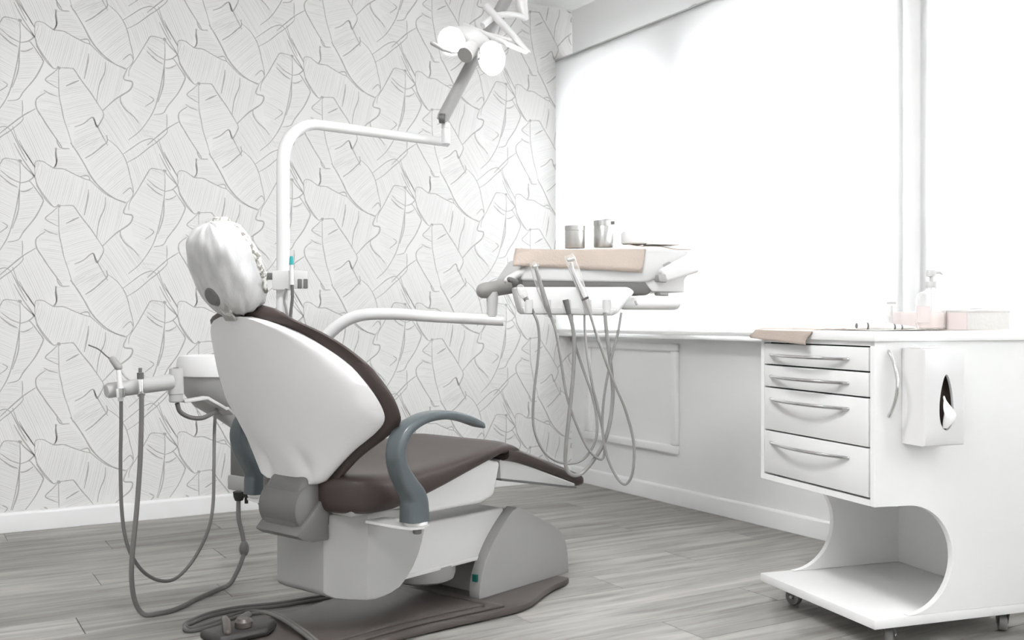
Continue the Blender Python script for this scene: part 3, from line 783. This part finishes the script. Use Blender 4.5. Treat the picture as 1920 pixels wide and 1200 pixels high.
def lampaxis(dx, dy, dz):                 # right, up, towards the camera
    return (rt * dx + zz * dy - fwd * dz).normalized()
head = MB().tube(spline([at(868, 62, LD), at(884, 72, LD - .02), at(900, 84, LD - .01), at(912, 92, LD)], 4), [.030, .034, .037, .039, .040, .040, .040, .040, .040, .039, .036, .034, .030], 24, round_end=True).build('lamp_head', M['white'], lamp, True)
def reflector(c, ax, r):
    h = MB().lathe([(r * .25, -.045), (r * .7, -.03), (r * .97, -.006), (r * 1.05, .004), (r * 1.05, .009), (r * .96, .008)], c, ax, 40).build('reflector_housing', M['lgrey'], lamp, True)
    MB().lathe([(.0005, .0125), (r * .5, .012), (r * .95, .0088)], c, ax, 40, caps=False).build('reflector', M['lampglow'], h, True)
reflector(at(848, 77, LD - .045), lampaxis(-.28, -.30, .9), .052)
reflector(at(920, 110, LD - .045), lampaxis(.62, -.12, .78), .062)
ax = lampaxis(-.42, -.62, .66)
f0 = at(887, 88, LD - .05)
pr = [(.026, 0)]
for k in range(6): pr += [(.0295, .004 + .009 * k), (.0295, .008 + .009 * k), (.027, .0095 + .009 * k), (.027, .0115 + .009 * k)]
pr += [(.030, .06), (.030, .066)]
fc = MB().lathe(pr, f0, ax, 32).build('fan_cap', M['white'], lamp, True)
MB().lathe([(.0295, .0655), (.0295, .068), (.0005, .0685)], f0, ax, 32).build('fan_cap_disc', M['bgrey'], fc, True)
for (p, q_, r0, r1) in ((at(913, 14, 3.98), at(990, 97, 3.86), .016, .0085), (at(872, 47, 3.93), at(987, 98, 3.86), .009, .008), (at(905, 62, 3.92), at(958, 75, 3.88), .007, .006)):
    MB().tube([p, p.lerp(q_, .5), q_], [r0, (r0 + r1) / 2 + .002, r1], 12, round_end=True).build('handle_bar', M['white'], lamp, True)
MB().tube([at(810, 81, 3.84), at(833, 94, 3.84), at(848, 99, 3.845), at(872, 98, 3.85)], [.0075, .0075, .005, .004], 10, round_end=True).build('grip', M['grey'], lamp, True)
MB().tube(spline([at(898, 90, 3.80), at(900, 102, 3.795), at(898, 112, 3.80)], 4), [.002] * 7 + [.003, .006], 8).build('switch_lever', M['dgrey'], lamp, True)

# ------------------------------------------------------------------ delivery unit (tray over the lap)
TANG = R(15) - YAW
TD = 3.47
tx, ty = cam2w((978 - 960) / F_PX * TD, TD)
tray = thing('delivery_unit', 'white and grey instrument delivery tray on a long swing arm', 'delivery unit', (tx, ty, .90), TANG)
TU = Vector((math.cos(TANG), math.sin(TANG), 0)); TN = Vector((-math.sin(TANG), math.cos(TANG), 0)); TO = Vector((tx, ty, 0))
def tp(px, py, n=0.0):
    """point on the tray-aligned upright plane n metres behind the tray's front edge, as (u, z)"""
    d = at(px, py, 1.0) - Vector((0, 0, EYE)); k = (TO + TN * n).dot(TN) / d.dot(TN)
    w_ = Vector((0, 0, EYE)) + d * k
    return ((w_ - TO).dot(TU), w_.z - .90)
def tw(u, n, z): return TO + TU * u + TN * n + zz * (z + .90)
def tprism(pts, n0, n1): return MB().prism([tp(*p, n0) for p in pts], n0, n1, 'b')
sa = spline([(PX, PY, .64), at(566, 690, 3.64), at(600, 645, 3.62), at(632, 612, 3.61), at(672, 592, 3.60), at(730, 588.5, 3.59), at(820, 594, 3.575), at(944, 601, 3.56)], 7)
nn = len(sa)
MB().tube(sa, [.024 - .0055 * i / nn for i in range(nn)], 24).build('swing_arm', M['enamel'], tray, True, angle=50)
MB().tube([at(923, 593, 3.56), at(923, 560, 3.56), at(922, 548, 3.56)], [.017, .020, .021], 20).build('arm_post', M['lgrey'], tray, True)
g0, g1 = at(907, 545, 3.55), at(1000, 528, 3.66)
MB().tube([g0, g0.lerp(g1, .5), g1], [.0265, .027, .029], 24, round_end=True).build('tray_arm', M['bgrey'], tray, True, angle=50)
body = tprism([(978, 513), (976, 527), (980, 545), (1178, 549), (1190, 554), (1214, 554), (1222, 547), (1207, 522)], 0, .30).build('tray_underside', M['hinge'], tray, bevel=.008, seg=3)
tprism([(975, 516), (977, 526), (1203, 530), (1218, 528), (1300, 490), (1290, 470), (1225, 466), (1000, 480)], -.006, .31).build('tray_deck', M['lgrey'], tray, bevel=.010, seg=3)
tprism([(1206, 526), (1222, 547), (1284, 548), (1284, 524), (1300, 505), (1296, 484)], .004, .28).build('tray_wing', M['white'], tray, bevel=.006, seg=2)
tprism([(1238, 506), (1250, 529), (1313, 510), (1313, 480), (1302, 470)], -.030, .10).build('tray_handle', M['white'], tray, bevel=.010, seg=3)
tprism([(1234, 515), (1236, 528), (1251, 530), (1249, 514)], -.034, .02).build('handle_cap', M['grey'], tray, bevel=.004)
tprism([(1244, 497), (1250, 506), (1268, 499), (1256, 490)], -.015, .02).build('wing_tab', M['grey'], tray, bevel=.003)
tprism([(1236, 548), (1238, 554), (1254, 555), (1254, 548)], -.0, .05).build('tray_foot', M['grey'], tray, bevel=.003)
l0, l1 = at(950, 526, 3.42), at(992, 501, 3.50)
MB().tube([l0, l0.lerp(l1, .1), l1], [.010, .012, .012], 14, round_end=True).build('side_bar', M['lgrey'], tray, True)
MB().tube([at(955, 524, 3.415), at(968, 528, 3.44)], .009, 12, round_end=True).build('bar_cap', M['dgrey'], tray, True)
hol = tprism([(968, 538), (973, 560), (980, 586), (986, 589), (1150, 592), (1160, 588), (1192, 547), (1180, 538)], -.075, .0).build('instrument_holder', M['white'], tray, bevel=.010, seg=3)
tprism([(979, 576), (983, 588), (1150, 591), (1158, 579)], -.0785, -.02).build('holder_lip', M['lgrey'], hol, bevel=.004)
for sx_ in (992, 1026, 1063, 1102, 1138):
    u_, z_ = tp(sx_, 577, -.079)
    MB().lathe([(.014, -.018), (.015, .0), (.014, .026), (.010, .026), (.009, .0)], (u_, -.072, z_), n=16).build('instrument_slot', M['lgrey'], hol)
u0, z0 = tp(1168, 569, -.03); u1_, z1_ = tp(1264, 569, -.03)
MB().tube([(u0, -.03, z0), (u1_, -.03, z0)], .0215, 20, round_end=True).build('side_tube', M['white'], tray, label='white tube projecting right of the holder')
MB().obox((tp(1193, 568, -.055)[0], -.054, tp(1193, 568, -.055)[1]), (.003, .002, .008), Vector((1, 0, .5)).normalized(), Vector((0, 1, 0)), Vector((-.5, 0, 1)).normalized()).build('tube_mark', M['grey'], tray)

# paper draped on the tray
pap = thing('paper_liner', 'peach paper liner draped over the front of the delivery tray', 'paper', tw(.24, 0, .17), TANG)
rows = []
top = [(962, 486), (972, 475), (992, 471), (1060, 468), (1130, 466.5), (1212, 466)]
bot = [(961, 499), (985, 499), (1020, 501), (1080, 504), (1140, 507), (1203, 511)]
def lerp_px(tab, x):
    return lerp_tab(tab, x)
N = 30
deck_z = tp(1100, 467, .0)[1]
for j in range(9):                              # from the hem up the front and back over the deck
    row_ = []
    for i in range(N + 1):
        f = i / N; xt = 963 + (1212 - 963) * f; xb = 961 + (1203 - 961) * f
        (ut, zt), (ub, zb) = tp(xt, lerp_tab(top, xt), -.014), tp(xb, lerp_tab(bot, xb), -.016)
        if j < 5:
            k = j / 4; u_ = ub + (ut - ub) * k; z_ = zb + (zt - zb) * k
            n_ = -.016 - .006 * math.sin(7 * f + 2) * (1 - k) + .008 * k * k
        else:
            k = (j - 4) / 4; u_ = ut + .07 * k * (1 - f) ** 2; z_ = zt + (deck_z - zt) * min(1, k * 2) + .003 * math.sin(5 * f + k * 4) + k * .004; n_ = -.008 + .20 * k
        row_.append(tw(u_, n_, z_))
    rows.append(row_)
o = MB().grid(rows).build('sheet', M['kraft'], pap, True, angle=50)
md = o.modifiers.new('thickness', 'SOLIDIFY'); md.thickness = .0012
rows = []
for j in range(4):
    rows.append([tw(*( (lambda u, z, n: (u, n, z))(*tp(1180 + (1296 - 1180) * i / 10, 459 + 10 * (i / 10) - .6 * j + 1.5 * math.sin(i), .02 + .05 * j), .02 + .05 * j))) for i in range(11)])
o = MB().grid(rows).build('folded_corner', M['kraft'], pap, True, angle=50)
md = o.modifiers.new('thickness', 'SOLIDIFY'); md.thickness = .0015

def canister(px0, px1, py0, py1, n, lid, lab):
    (ua, z0), (ub, _) = tp(px0, py1, n), tp(px1, py1, n); z1 = tp(px0, py0, n)[1]; r = (ub - ua) / 2; u_ = (ua + ub) / 2
    b_ = tw(u_, n, z0)
    t = thing('steel_canister', lab, 'canister', b_, 0, 'steel canisters on the delivery tray')
    h = z1 - z0
    MB().lathe([(r * .96, 0), (r, .003), (r, h * .76), (r * .97, h * .78), (r * .97, h * .80)], b_, n=32).build('body', M['steel'], t, True)
    l = MB().lathe([(r * 1.02, h * .80), (r * 1.02, h * .985), (r * .97, h), (.001, h)], b_, n=32).build('lid', M['steel'], t, True)
    if lid:
        MB().obox(b_ + TU * r * .7 + zz * (h * 1.0 + .002), (r * .75, r * .35, .0025), TU, TN, zz).build('flap', M['steel'], l, True, bevel=.001)
        MB().obox(b_ + TU * r * .55 - TN * r * .86 + zz * h * .89, (r * .3, .002, h * .06), TU, TN, zz).build('holes', M['dgrey'], l, True)
DKN = .11
canister(1060, 1096, 423, 465.5, DKN, False, 'shorter plain steel canister, left of two on the delivery tray')
canister(1114, 1149, 413, 464, DKN, True, 'taller steel canister with a hinged lid flap on the delivery tray')
u_, z_ = tp(1188, 459, .13)
b_ = tw(u_, .13, z_)
solo(MB().lathe([(.038, 0), (.044, .004), (.046, .034), (.040, .046), (.030, .049), (.001, .049)], b_, n=36), 'plastic_dish', M['white'], 'white plastic dish beside the steel canisters', 'dish')
b_ = tw(tp(1240, 461, .10)[0], .10, tp(1240, 462, .10)[1])
solo(MB().obox(b_ + zz * .009, (.055, .04, .005), TU, TN, zz), 'white_packet', M['tissue'], 'flat white packet lying at the right end of the tray', 'packet', bevel=.003)

# handpieces with hoses
def hp_thing(lab, px, depth): return thing('dental_handpiece', lab, 'handpiece', at(*px, depth), 0, 'handpieces on the delivery tray')
HD = 3.40
def H(l, d0=HD, d1=HD): return [(x, y, d0 + (d1 - d0) * i / (len(l) - 1)) for i, (x, y) in enumerate(l)]
def sleeve(t, a, b, c, r):
    MB().tube(spline([a, b, c], 5), [r * 1.15, r * 1.5, r * 1.35, r * 1.45, r * 1.3, r * 1.35, r * 1.2, r * 1.1, r, r * .8, r * .6], 14).build('film_sleeve', M['sleeve'], t, True)
t = hp_thing('short handpiece at the left end of the holder with white wrapped head', (996, 585), HD)
MB().tube([at(984, 558, HD), at(990, 568, HD), at(1000, 588, HD)], [.010, .009, .006], 14).build('body', M['hinge'], t, True)
MB().tube([at(976, 541, HD - .005), at(980, 550, HD - .005), at(986, 560, HD)], [.014, .016, .010], 14, round_end=True).build('wrapped_head', M['sleeve'], t, True)
MB().tube([at(978, 546, HD), at(984, 558, HD)], [.007, .008], 12, round_end=True).build('head', M['white'], t, True)
hose(t, H([(1000, 586), (1008, 606), (1011, 635), (1008, 680), (1001, 740), (1000, 794), (1013, 836), (1035, 860), (1065, 869), (1095, 860), (1116, 827), (1119, 788), (1110, 740), (1089, 680), (1076, 635), (1072, 590)], HD, 3.45), .0045, M['hose2'])
t = hp_thing('grey handpiece in a clear film sleeve, second from the left on the tray', (1026, 590), HD)
MB().tube([at(1004, 503, HD), at(1008, 515, HD), at(1017, 545, HD), at(1026, 577, HD), at(1033, 595, HD)], [.004, .006, .0075, .0085, .005], 14).build('body', M['hinge'], t, True)
MB().tube([at(1001, 500, HD), at(1007, 498, HD)], [.006, .006], 12, round_end=True).build('head', M['steel'], t, True)
sleeve(t, at(998, 492, HD), at(1013, 540, HD), at(1032, 595, HD), .009)
hose(t, H([(1031, 590), (1041, 618), (1050, 665), (1062, 740), (1080, 794), (1101, 839), (1122, 860), (1132.5, 854), (1131, 815), (1122, 770), (1110, 719), (1101, 665), (1096.5, 620), (1096, 588)], HD, 3.46), .0043, M['hose2'])
t = hp_thing('bare thick hose end in the middle slot of the holder', (1066, 590), HD)
MB().tube([at(1060, 562, HD), at(1062, 570, HD), at(1067, 590, HD)], [.010, .009, .008], 14).build('coupling', M['dgrey'], t, True)
hose(t, H([(1066, 584), (1074, 614), (1077, 650), (1074, 710), (1066.5, 785), (1060.5, 845), (1062, 878), (1077, 891.5), (1098, 881), (1128, 839), (1143, 794), (1149, 740), (1146, 695), (1137, 620), (1134, 586)], HD, 3.46), .0066, M['hose2'])
t = hp_thing('large chrome handpiece in a clear film sleeve, standing tallest on the tray', (1104, 590), HD)
MB().tube([at(1071, 492, HD), at(1073, 504, HD), at(1078, 518, HD), at(1090, 545, HD), at(1096, 558, HD)], [.006, .007, .0085, .0115, .0125], 16).build('body', M['chrome'], t, True)
MB().tube([at(1096, 558, HD), at(1098, 562, HD)], .0125, 16).build('collar', M['black'], t, True)
MB().tube([at(1098, 562, HD), at(1103, 575, HD), at(1108, 592, HD)], [.011, .009, .005], 14).build('coupling', M['grey'], t, True)
MB().tube([at(1066, 487, HD), at(1075, 485, HD)], .007, 12, round_end=True).build('head', M['steel'], t, True)
sleeve(t, at(1066, 478, HD), at(1084, 525, HD), at(1107, 590, HD), .0125)
hose(t, H([(1106, 588), (1116, 620), (1140, 689), (1152, 719), (1173, 770), (1188, 830), (1186.5, 884), (1173, 908), (1155, 893), (1137, 851), (1129.5, 800), (1132.5, 746), (1143, 686), (1158, 626), (1165, 586)], 3.38, 3.45), .0045, M['hose2'])

# ------------------------------------------------------------------ rolling cabinet (local: x along the long side, y along the drawer front)
CANG = R(19.1) - YAW
CXW, CYW = 2.2547, 1.9235
cab = thing('rolling_cabinet', 'white rolling cabinet with four drawers and a round cut-out below', 'cabinet', (CXW, CYW, 0), CANG)
CA = Vector((math.cos(CANG), math.sin(CANG), 0)); CB = Vector((-math.sin(CANG), math.cos(CANG), 0))
LN, WD, TOP = .56, .552, .836
arc = [(.109 + .15 * math.sin(R(a)), .241 + .149 * math.cos(R(a))) for a in range(0, 181, 6)]
sidep = [(.0, TOP), (.0, .392), (.06, .391)] + arc + [(.109, .0905), (LN, .0905), (LN, TOP)]
for y0, y1 in ((0, .019), (WD - .019, WD)):
    MB().prism(sidep, y0, y1, 'b').build('side_panel', M['cabwhite'], cab, bevel=.0015, seg=1, angle=25)
MB().box((LN - .045, .019, .0905), (LN - .03, WD - .019, TOP)).build('back_panel', M['cabwhite'], cab)
MB().box((-.001, -.001, .064), (LN, WD + .001, .090)).build('base_board', M['cabwhite'], cab, bevel=.002)
MB().box((.0, .019, .392), (LN - .045, WD - .019, .409)).build('drawer_floor', M['cabwhite'], cab)
MB().box((.0, .019, .824), (.02, WD - .019, TOP)).build('front_rail', M['cabwhite'], cab)
MB().box((.024, .0195, .41), (.03, WD - .0195, .823)).build('drawer_cavity', M['gap'], cab)
MB().box((-.012, -.012, TOP), (LN + .01, WD + .012, .864)).build('worktop', M['cabwhite'], cab, bevel=.005, seg=2)
zb = [.822, .7535, .6836, .5484, .4125]; hz = [.785, .718, .647, .511]
for i in range(4):
    dr = MB().box((-.002, .0235, zb[i + 1] + .0022), (.022, WD - .0235, zb[i] - .0022)).build('drawer', M['drawer'], cab, bevel=.002, seg=2)
    pth = [Vector((-.002 - .034 * math.sin(math.pi * k / 16) ** .8, .108 + .385 * k / 16, hz[i])) for k in range(17)]
    MB().tube(pth, [.0052] * 17, 12, round_end=True).build('handle', M['chrome'], dr)
pth = [Vector((.045, -.036 * math.sin(math.pi * k / 16) ** .8, .635 + .175 * k / 16)) for k in range(17)]
MB().tube(pth, .005, 12, round_end=True).build('side_handle', M['chrome'], cab)
def caster(x, y, ang):
    c = Vector((x, y, .0265)); d = Vector((math.cos(ang), math.sin(ang), 0)); sdv = Vector((-d.y, d.x, 0))
    top_ = c - d * .016; top_.z = .064
    fk = MB().lathe([(.022, .060), (.022, .0645)], (top_.x, top_.y, 0), n=20)
    for s_ in (-1, 1):
        o_ = c + sdv * s_ * .0135
        pts = [o_ + d * .008 - zz * .006, o_ + d * .012 + zz * .006, top_ + sdv * s_ * .0135 + d * .014 - zz * .003, top_ + sdv * s_ * .0135 - d * .018 - zz * .003, o_ - d * .006 - zz * .004]
        fk.add([p + sdv * h for h in (-.0015, .0015) for p in pts], [(0, 1, 2, 3, 4), (9, 8, 7, 6, 5)] + [(i, i + 5, (i + 1) % 5 + 5, (i + 1) % 5) for i in range(5)])
    f = fk.build('caster', M['dgrey'], cab)
    MB().lathe([(.010, -.0115), (.0245, -.0105), (.0262, -.006), (.0262, .006), (.0245, .0105), (.010, .0115)], c, sdv, 28).build('wheel', M['wheel'], f)
    MB().lathe([(.005, -.0165), (.006, -.015), (.006, .015), (.005, .0165)], c, sdv, 12).build('axle', M['chrome'], f)
caster(.075, WD - .07, R(-75)); caster(.095, .055, R(40)); caster(LN - .075, .055, R(55)); caster(LN - .08, WD - .07, R(15))

# tissue dispenser on the side of the cabinet
def cw(x, y, z): return Vector((CXW, CYW, 0)) + CA * x + CB * y + zz * z
dsp = thing('tissue_dispenser', 'white wall box dispenser with an oval slot on the cabinet side', 'dispenser', cw(.154, -.045, .561), CANG)
x0, x1, z0, z1, dep = -.066, .066, 0.0, .257, -.045
fr = MB()
n = 40
oval = [(.004 + .0225 * math.cos(2 * math.pi * k / n) * (1 - .30 * math.sin(2 * math.pi * k / n)), .115 + .074 * math.sin(2 * math.pi * k / n)) for k in range(n)]
rect = []
for k in range(n):
    c_, s_ = math.cos(2 * math.pi * k / n), math.sin(2 * math.pi * k / n)
    q_ = min((.066 - .010) / max(abs(c_), 1e-6), .1185 / max(abs(s_), 1e-6)); rect.append((max(-.056, min(.056, c_ * q_)), .1285 + max(-.1185, min(.1185, s_ * q_))))
# corners snapped so the face stays rectangular
for cx_, cz_ in ((-.056, .010), (.056, .010), (-.056, .247), (.056, .247)):
    k = min(range(n), key=lambda i: (rect[i][0] - cx_) ** 2 + (rect[i][1] - cz_) ** 2); rect[k] = (cx_, cz_)
def grow(p, g): return (p[0] + math.copysign(g, p[0]) if abs(p[0]) > .0555 else p[0], p[1] + (g if p[1] > .2465 else (-g if p[1] < .0105 else 0)))
loops = [[(x, dep - .041 + .045, z) for x, z in [grow(p, .010) for p in rect]]]
loops = [[(grow(p, .010)[0], .044, grow(p, .010)[1]) for p in rect], [(grow(p, .010)[0], -.036, grow(p, .010)[1]) for p in rect],
         [(grow(p, .007)[0], -.0425, grow(p, .007)[1]) for p in rect], [(p[0], -.045, p[1]) for p in rect], [(x, -.045, z) for x, z in oval], [(x, -.042, z) for x, z in oval], [(x, -.036, z) for x, z in oval]]
fr.loft([[Vector(p) for p in l] for l in loops], True, False)
fr.build('box', M['white'], dsp, angle=40)
MB().box((-.06, -.012, .006), (.06, .040, .25)).build('box_inside', M['inner'], dsp)
MB().box((-.052, -.012, .257), (.018, .03, .262)).build('latch', M['white'], dsp, bevel=.002)
rows = []
for i in range(15):
    v = i / 14; rows.append([])
    for j in range(20):
        u = 2 * math.pi * j / 20; rr2 = (.018 * math.sin(math.pi * min(1, .12 + v * .95)) + .004) * (1 + .18 * math.sin(3 * u + 6 * v))
        rows[-1].append(cw(.154 + .005 + .004 * math.sin(4 * v) + rr2 * math.cos(u) * (1.05 - .45 * (1 - v)), -.045 - .040 - .010 * math.sin(math.pi * v) + rr2 * .5 * math.sin(u), .561 + .046 + .075 * v + .012 * v * math.cos(u + 2.5)))
solo(MB().loft(rows), 'tissue', M['tissue'], 'crumpled white tissue sticking out of the oval slot', 'tissue', angle=70)

# things on the cabinet top
TZ = .8642
M['cream'] = mat('cream_paper', (.72, .69, .64), .85)
def strip_paper(lab, pts, drop, name='paper_sheet'):
    rows = []
    for row_ in pts: rows.append([cw(*p) for p in row_])
    t = MB().grid(rows).build(name, M['kraft' if drop else 'cream'], angle=50)
    md = t.modifiers.new('thickness', 'SOLIDIFY'); md.thickness = .0008; md.offset = 1
    return tag(based(t), lab, 'paper')
pts = []
for j in range(9):
    k = j / 8
    pts.append([(-.016 - .006 * max(0, k - .4) + .18 * max(0, .45 - k) / .45 - .008 * max(0, k - .4), .27 + .30 * f + .012 * math.sin(9 * k), TZ + .0012 + .002 * math.sin(8 * f) * (k < .4) - max(0, k - .42) * .078 * (1.0 - .35 * f) ) for f in [i / 10 for i in range(11)]])
strip_paper('peach paper sheet hanging over the drawer-side edge of the cabinet top', pts, True)
pts = [[(.02 + .52 * k, .015 + .24 * f, TZ + .0012 + .0015 * math.sin(7 * k + 3 * f)) for f in [i / 8 for i in range(9)]] for k in [j / 10 for j in range(11)]]
strip_paper('flat cream paper sheet lying on the near half of the cabinet top', pts, False)
pen = thing('scaler_handpiece', 'white pen-like scaler handpiece lying on the cabinet top', 'handpiece', cw(.18, .12, TZ), CANG)
def cpx(px, py, d): return at(px, py, d)
dp_ = 2.93; zc_ = TZ + .0135
pA, pB = cpx(1606, 608, dp_), cpx(1718, 609, dp_ + .02); pA.z = zc_; pB.z = zc_ - .006
L_ = lambda t: pA.lerp(pB, t)
MB().tube([L_(0), L_(.04), L_(.15)], [.0105, .0118, .0118], 18).build('end_cap', M['white'], pen, True)
MB().tube([L_(-.005), L_(.002)], [.007, .008], 16).build('socket', M['dgrey'], pen, True)
MB().tube([L_(.15), L_(.18)], .0108, 18).build('grip_ring', M['dgrey'], pen, True)
MB().tube([L_(.18), L_(.56), L_(.60)], [.0118, .0112, .0100], 18).build('body', M['white'], pen, True)
MB().tube([L_(.60), L_(.635)], [.0098, .0095], 18).build('grip_ring', M['dgrey'], pen, True)
MB().tube([L_(.635), L_(.73)], [.0092, .0078], 18).build('nose', M['white'], pen, True)
MB().tube([L_(.73), L_(.76)], [.0078, .0074], 18).build('grip_ring', M['dgrey'], pen, True)
MB().tube([L_(.76), L_(.9), L_(1.0)], [.0072, .0045, .0012], 18).build('tip', M['steel'], pen, True)
# clear arched cover
dc = 3.12
ctr = at(1629, 615, dc)
ar = []
cv_ = MB(); rowsA = []
for j in range(2):
    r_ = []
    for i in range(17):
        a_ = math.pi * i / 16
        r_.append(Vector((ctr.x, ctr.y, TZ + .0015)) + rt * (-.066 * math.cos(a_)) * (1 if math.cos(a_) > 0 else .95) + zz * (.075 * math.sin(a_) ** .8) + fwd * (.10 * j - .02))
    rowsA.append(r_)
cv_.grid(rowsA)
o = cv_.build('clear_cover', M['clear'], angle=60); md = o.modifiers.new('thickness', 'SOLIDIFY'); md.thickness = .002
tag(based(o), 'clear arched plastic cover behind the scaler handpiece', 'plastic cover')
kn = thing('metal_tap_clip', 'small metal clip standing behind the scaler handpiece', 'clip', at(1672, 614, 3.08))
MB().tube([Vector((*at(1672, 614, 3.08)[:2], TZ + .001)), at(1672, 573, 3.08)], .0035, 10).build('stem', M['lgrey'], kn, True)
MB().tube([at(1664, 568, 3.08), at(1678, 568, 3.08)], .004, 10, round_end=True).build('head', M['steel'], kn, True)
# pump bottle
db = 3.06; bb_ = at(1746, 614, db); bb_.z = TZ
pbt = thing('pump_bottle', 'clear pump bottle with white pump head on the cabinet top', 'bottle', bb_)
MB().lathe([(.036, .001), (.041, .005), (.0425, .03), (.0425, .095), (.038, .108), (.018, .116), (.013, .119), (.013, .127)], bb_, n=36).build('bottle_body', M['clear'], pbt, True)
MB().lathe([(.034, .004), (.039, .008), (.0398, .05), (.001, .05)], bb_, n=36).build('liquid', mat('pinkish_gel', (.86, .76, .74), .2), pbt, True)
ph = MB().lathe([(.0145, .124), (.0155, .126), (.0155, .142), (.006, .143), (.006, .156), (.012, .157), (.0135, .162), (.013, .175), (.009, .177)], bb_, n=24).build('pump_head', M['lgrey'], pbt, True)
MB().tube([bb_ + zz * .168, bb_ + zz * .170 + rt * .025, bb_ + zz * .163 + rt * .034], [.006, .005, .0035], 10).build('nozzle', M['lgrey'], ph, True)
MB().tube([bb_ + zz * .012, bb_ + zz * .125], .002, 8).build('dip_tube', M['white'], pbt, True)
lb = MB()
rowsL = [[bb_ + zz * h + (rt * math.sin(a_) - fwd * math.cos(a_)) * .0428 for a_ in [R(-95 + 70 * i / 10) for i in range(11)]] for h in (.022, .07)]
MB().grid(rowsL).build('label', M['pinkbox'], pbt, True)
# boxes
def topbox(name, lab, cat, pxl, pxr, py_top, d, depth, m_, m_lid=None, rot=8):
    a_, b2 = at(pxl, 614, d), at(pxr, 614, d); c_ = (a_ + b2) / 2; c_.z = TZ
    h = EYE + (CY - py_top) / F_PX * d - TZ
    X_ = (CA * math.cos(R(rot)) + CB * math.sin(R(rot))); Y_ = Vector((-X_.y, X_.x, 0)); w_ = (b2 - a_).length / 2
    t = thing(name, lab, cat, c_ + Y_ * depth / 2, 0)
    MB().obox(c_ + Y_ * depth / 2 + zz * h / 2 * 1.0, (w_, depth / 2, h / 2 - .0006), X_, Y_, zz).build('carton', m_, t, True, bevel=.003)
    return t, c_ + Y_ * depth / 2, h, X_, Y_, w_
t, c_, h, X_, Y_, w_ = topbox('tissue_box', 'white tissue box with lacy textured front at the right end of the cabinet top', 'tissue box', 1806, 1903, 581, 2.98, .11, M['lace'], rot=-2)
MB().obox(c_ + zz * (h * .95), (w_ * 1.02, .057, h * .06), X_, Y_, zz).build('lid', M['lace'], t, True, bevel=.002)
MB().obox(c_ - X_ * w_ + zz * h * .45, (.0012, .052, h * .42), X_, Y_, zz).build('side_panel', M['pinkbox'], t, True)  # pink panel colours in the shading and reflection tint of the left face
solo(MB().tube(spline([c_ + zz * (h + .001) - X_ * .035, c_ + zz * (h + .010) - X_ * .015 + Y_ * .01, c_ + zz * (h + .013) + X_ * .012, c_ + zz * (h + .004) + X_ * .03], 4), [.004, .006, .008, .010, .011, .012, .012, .012, .011, .009, .007, .005, .003], 10), 'tissue', M['tissue'], 'white tissue pulled up from the top of the lacy tissue box', 'tissue')
topbox('pink_carton', 'pale pink carton standing behind the pump bottle', 'box', 1680, 1800, 584, 3.20, .06, M['pinkbox'], rot=-4)

# ------------------------------------------------------------------ cords on the floor
cd = [(640, 1112), (575, 1122), (520, 1131), (450, 1138), (395, 1149), (358, 1163), (346, 1172), (360, 1177), (400, 1167), (440, 1152), (470, 1146)]
def cord(name, off, lab):
    pts = [on_floor(x, y + off * .6, .007) for x, y in cd]
    for p in pts: p.z = .0066
    tail = [(500, 1149.5, .03), (530, 1162, .052), (560, 1182, .054), (590, 1206, .047), (620, 1240, .0458)]
    pts += [on_floor(x + off, y, z) for x, y, z in tail]
    return solo(MB().tube(spline(pts, 7), .0056, 10), name, M['hose'], lab, 'cord')
cord('pedal_cord', 0, 'grey cord looping on the floor to the chair base, outer of two')
cord('pedal_cord', 9, 'grey cord looping on the floor to the chair base, inner of two')
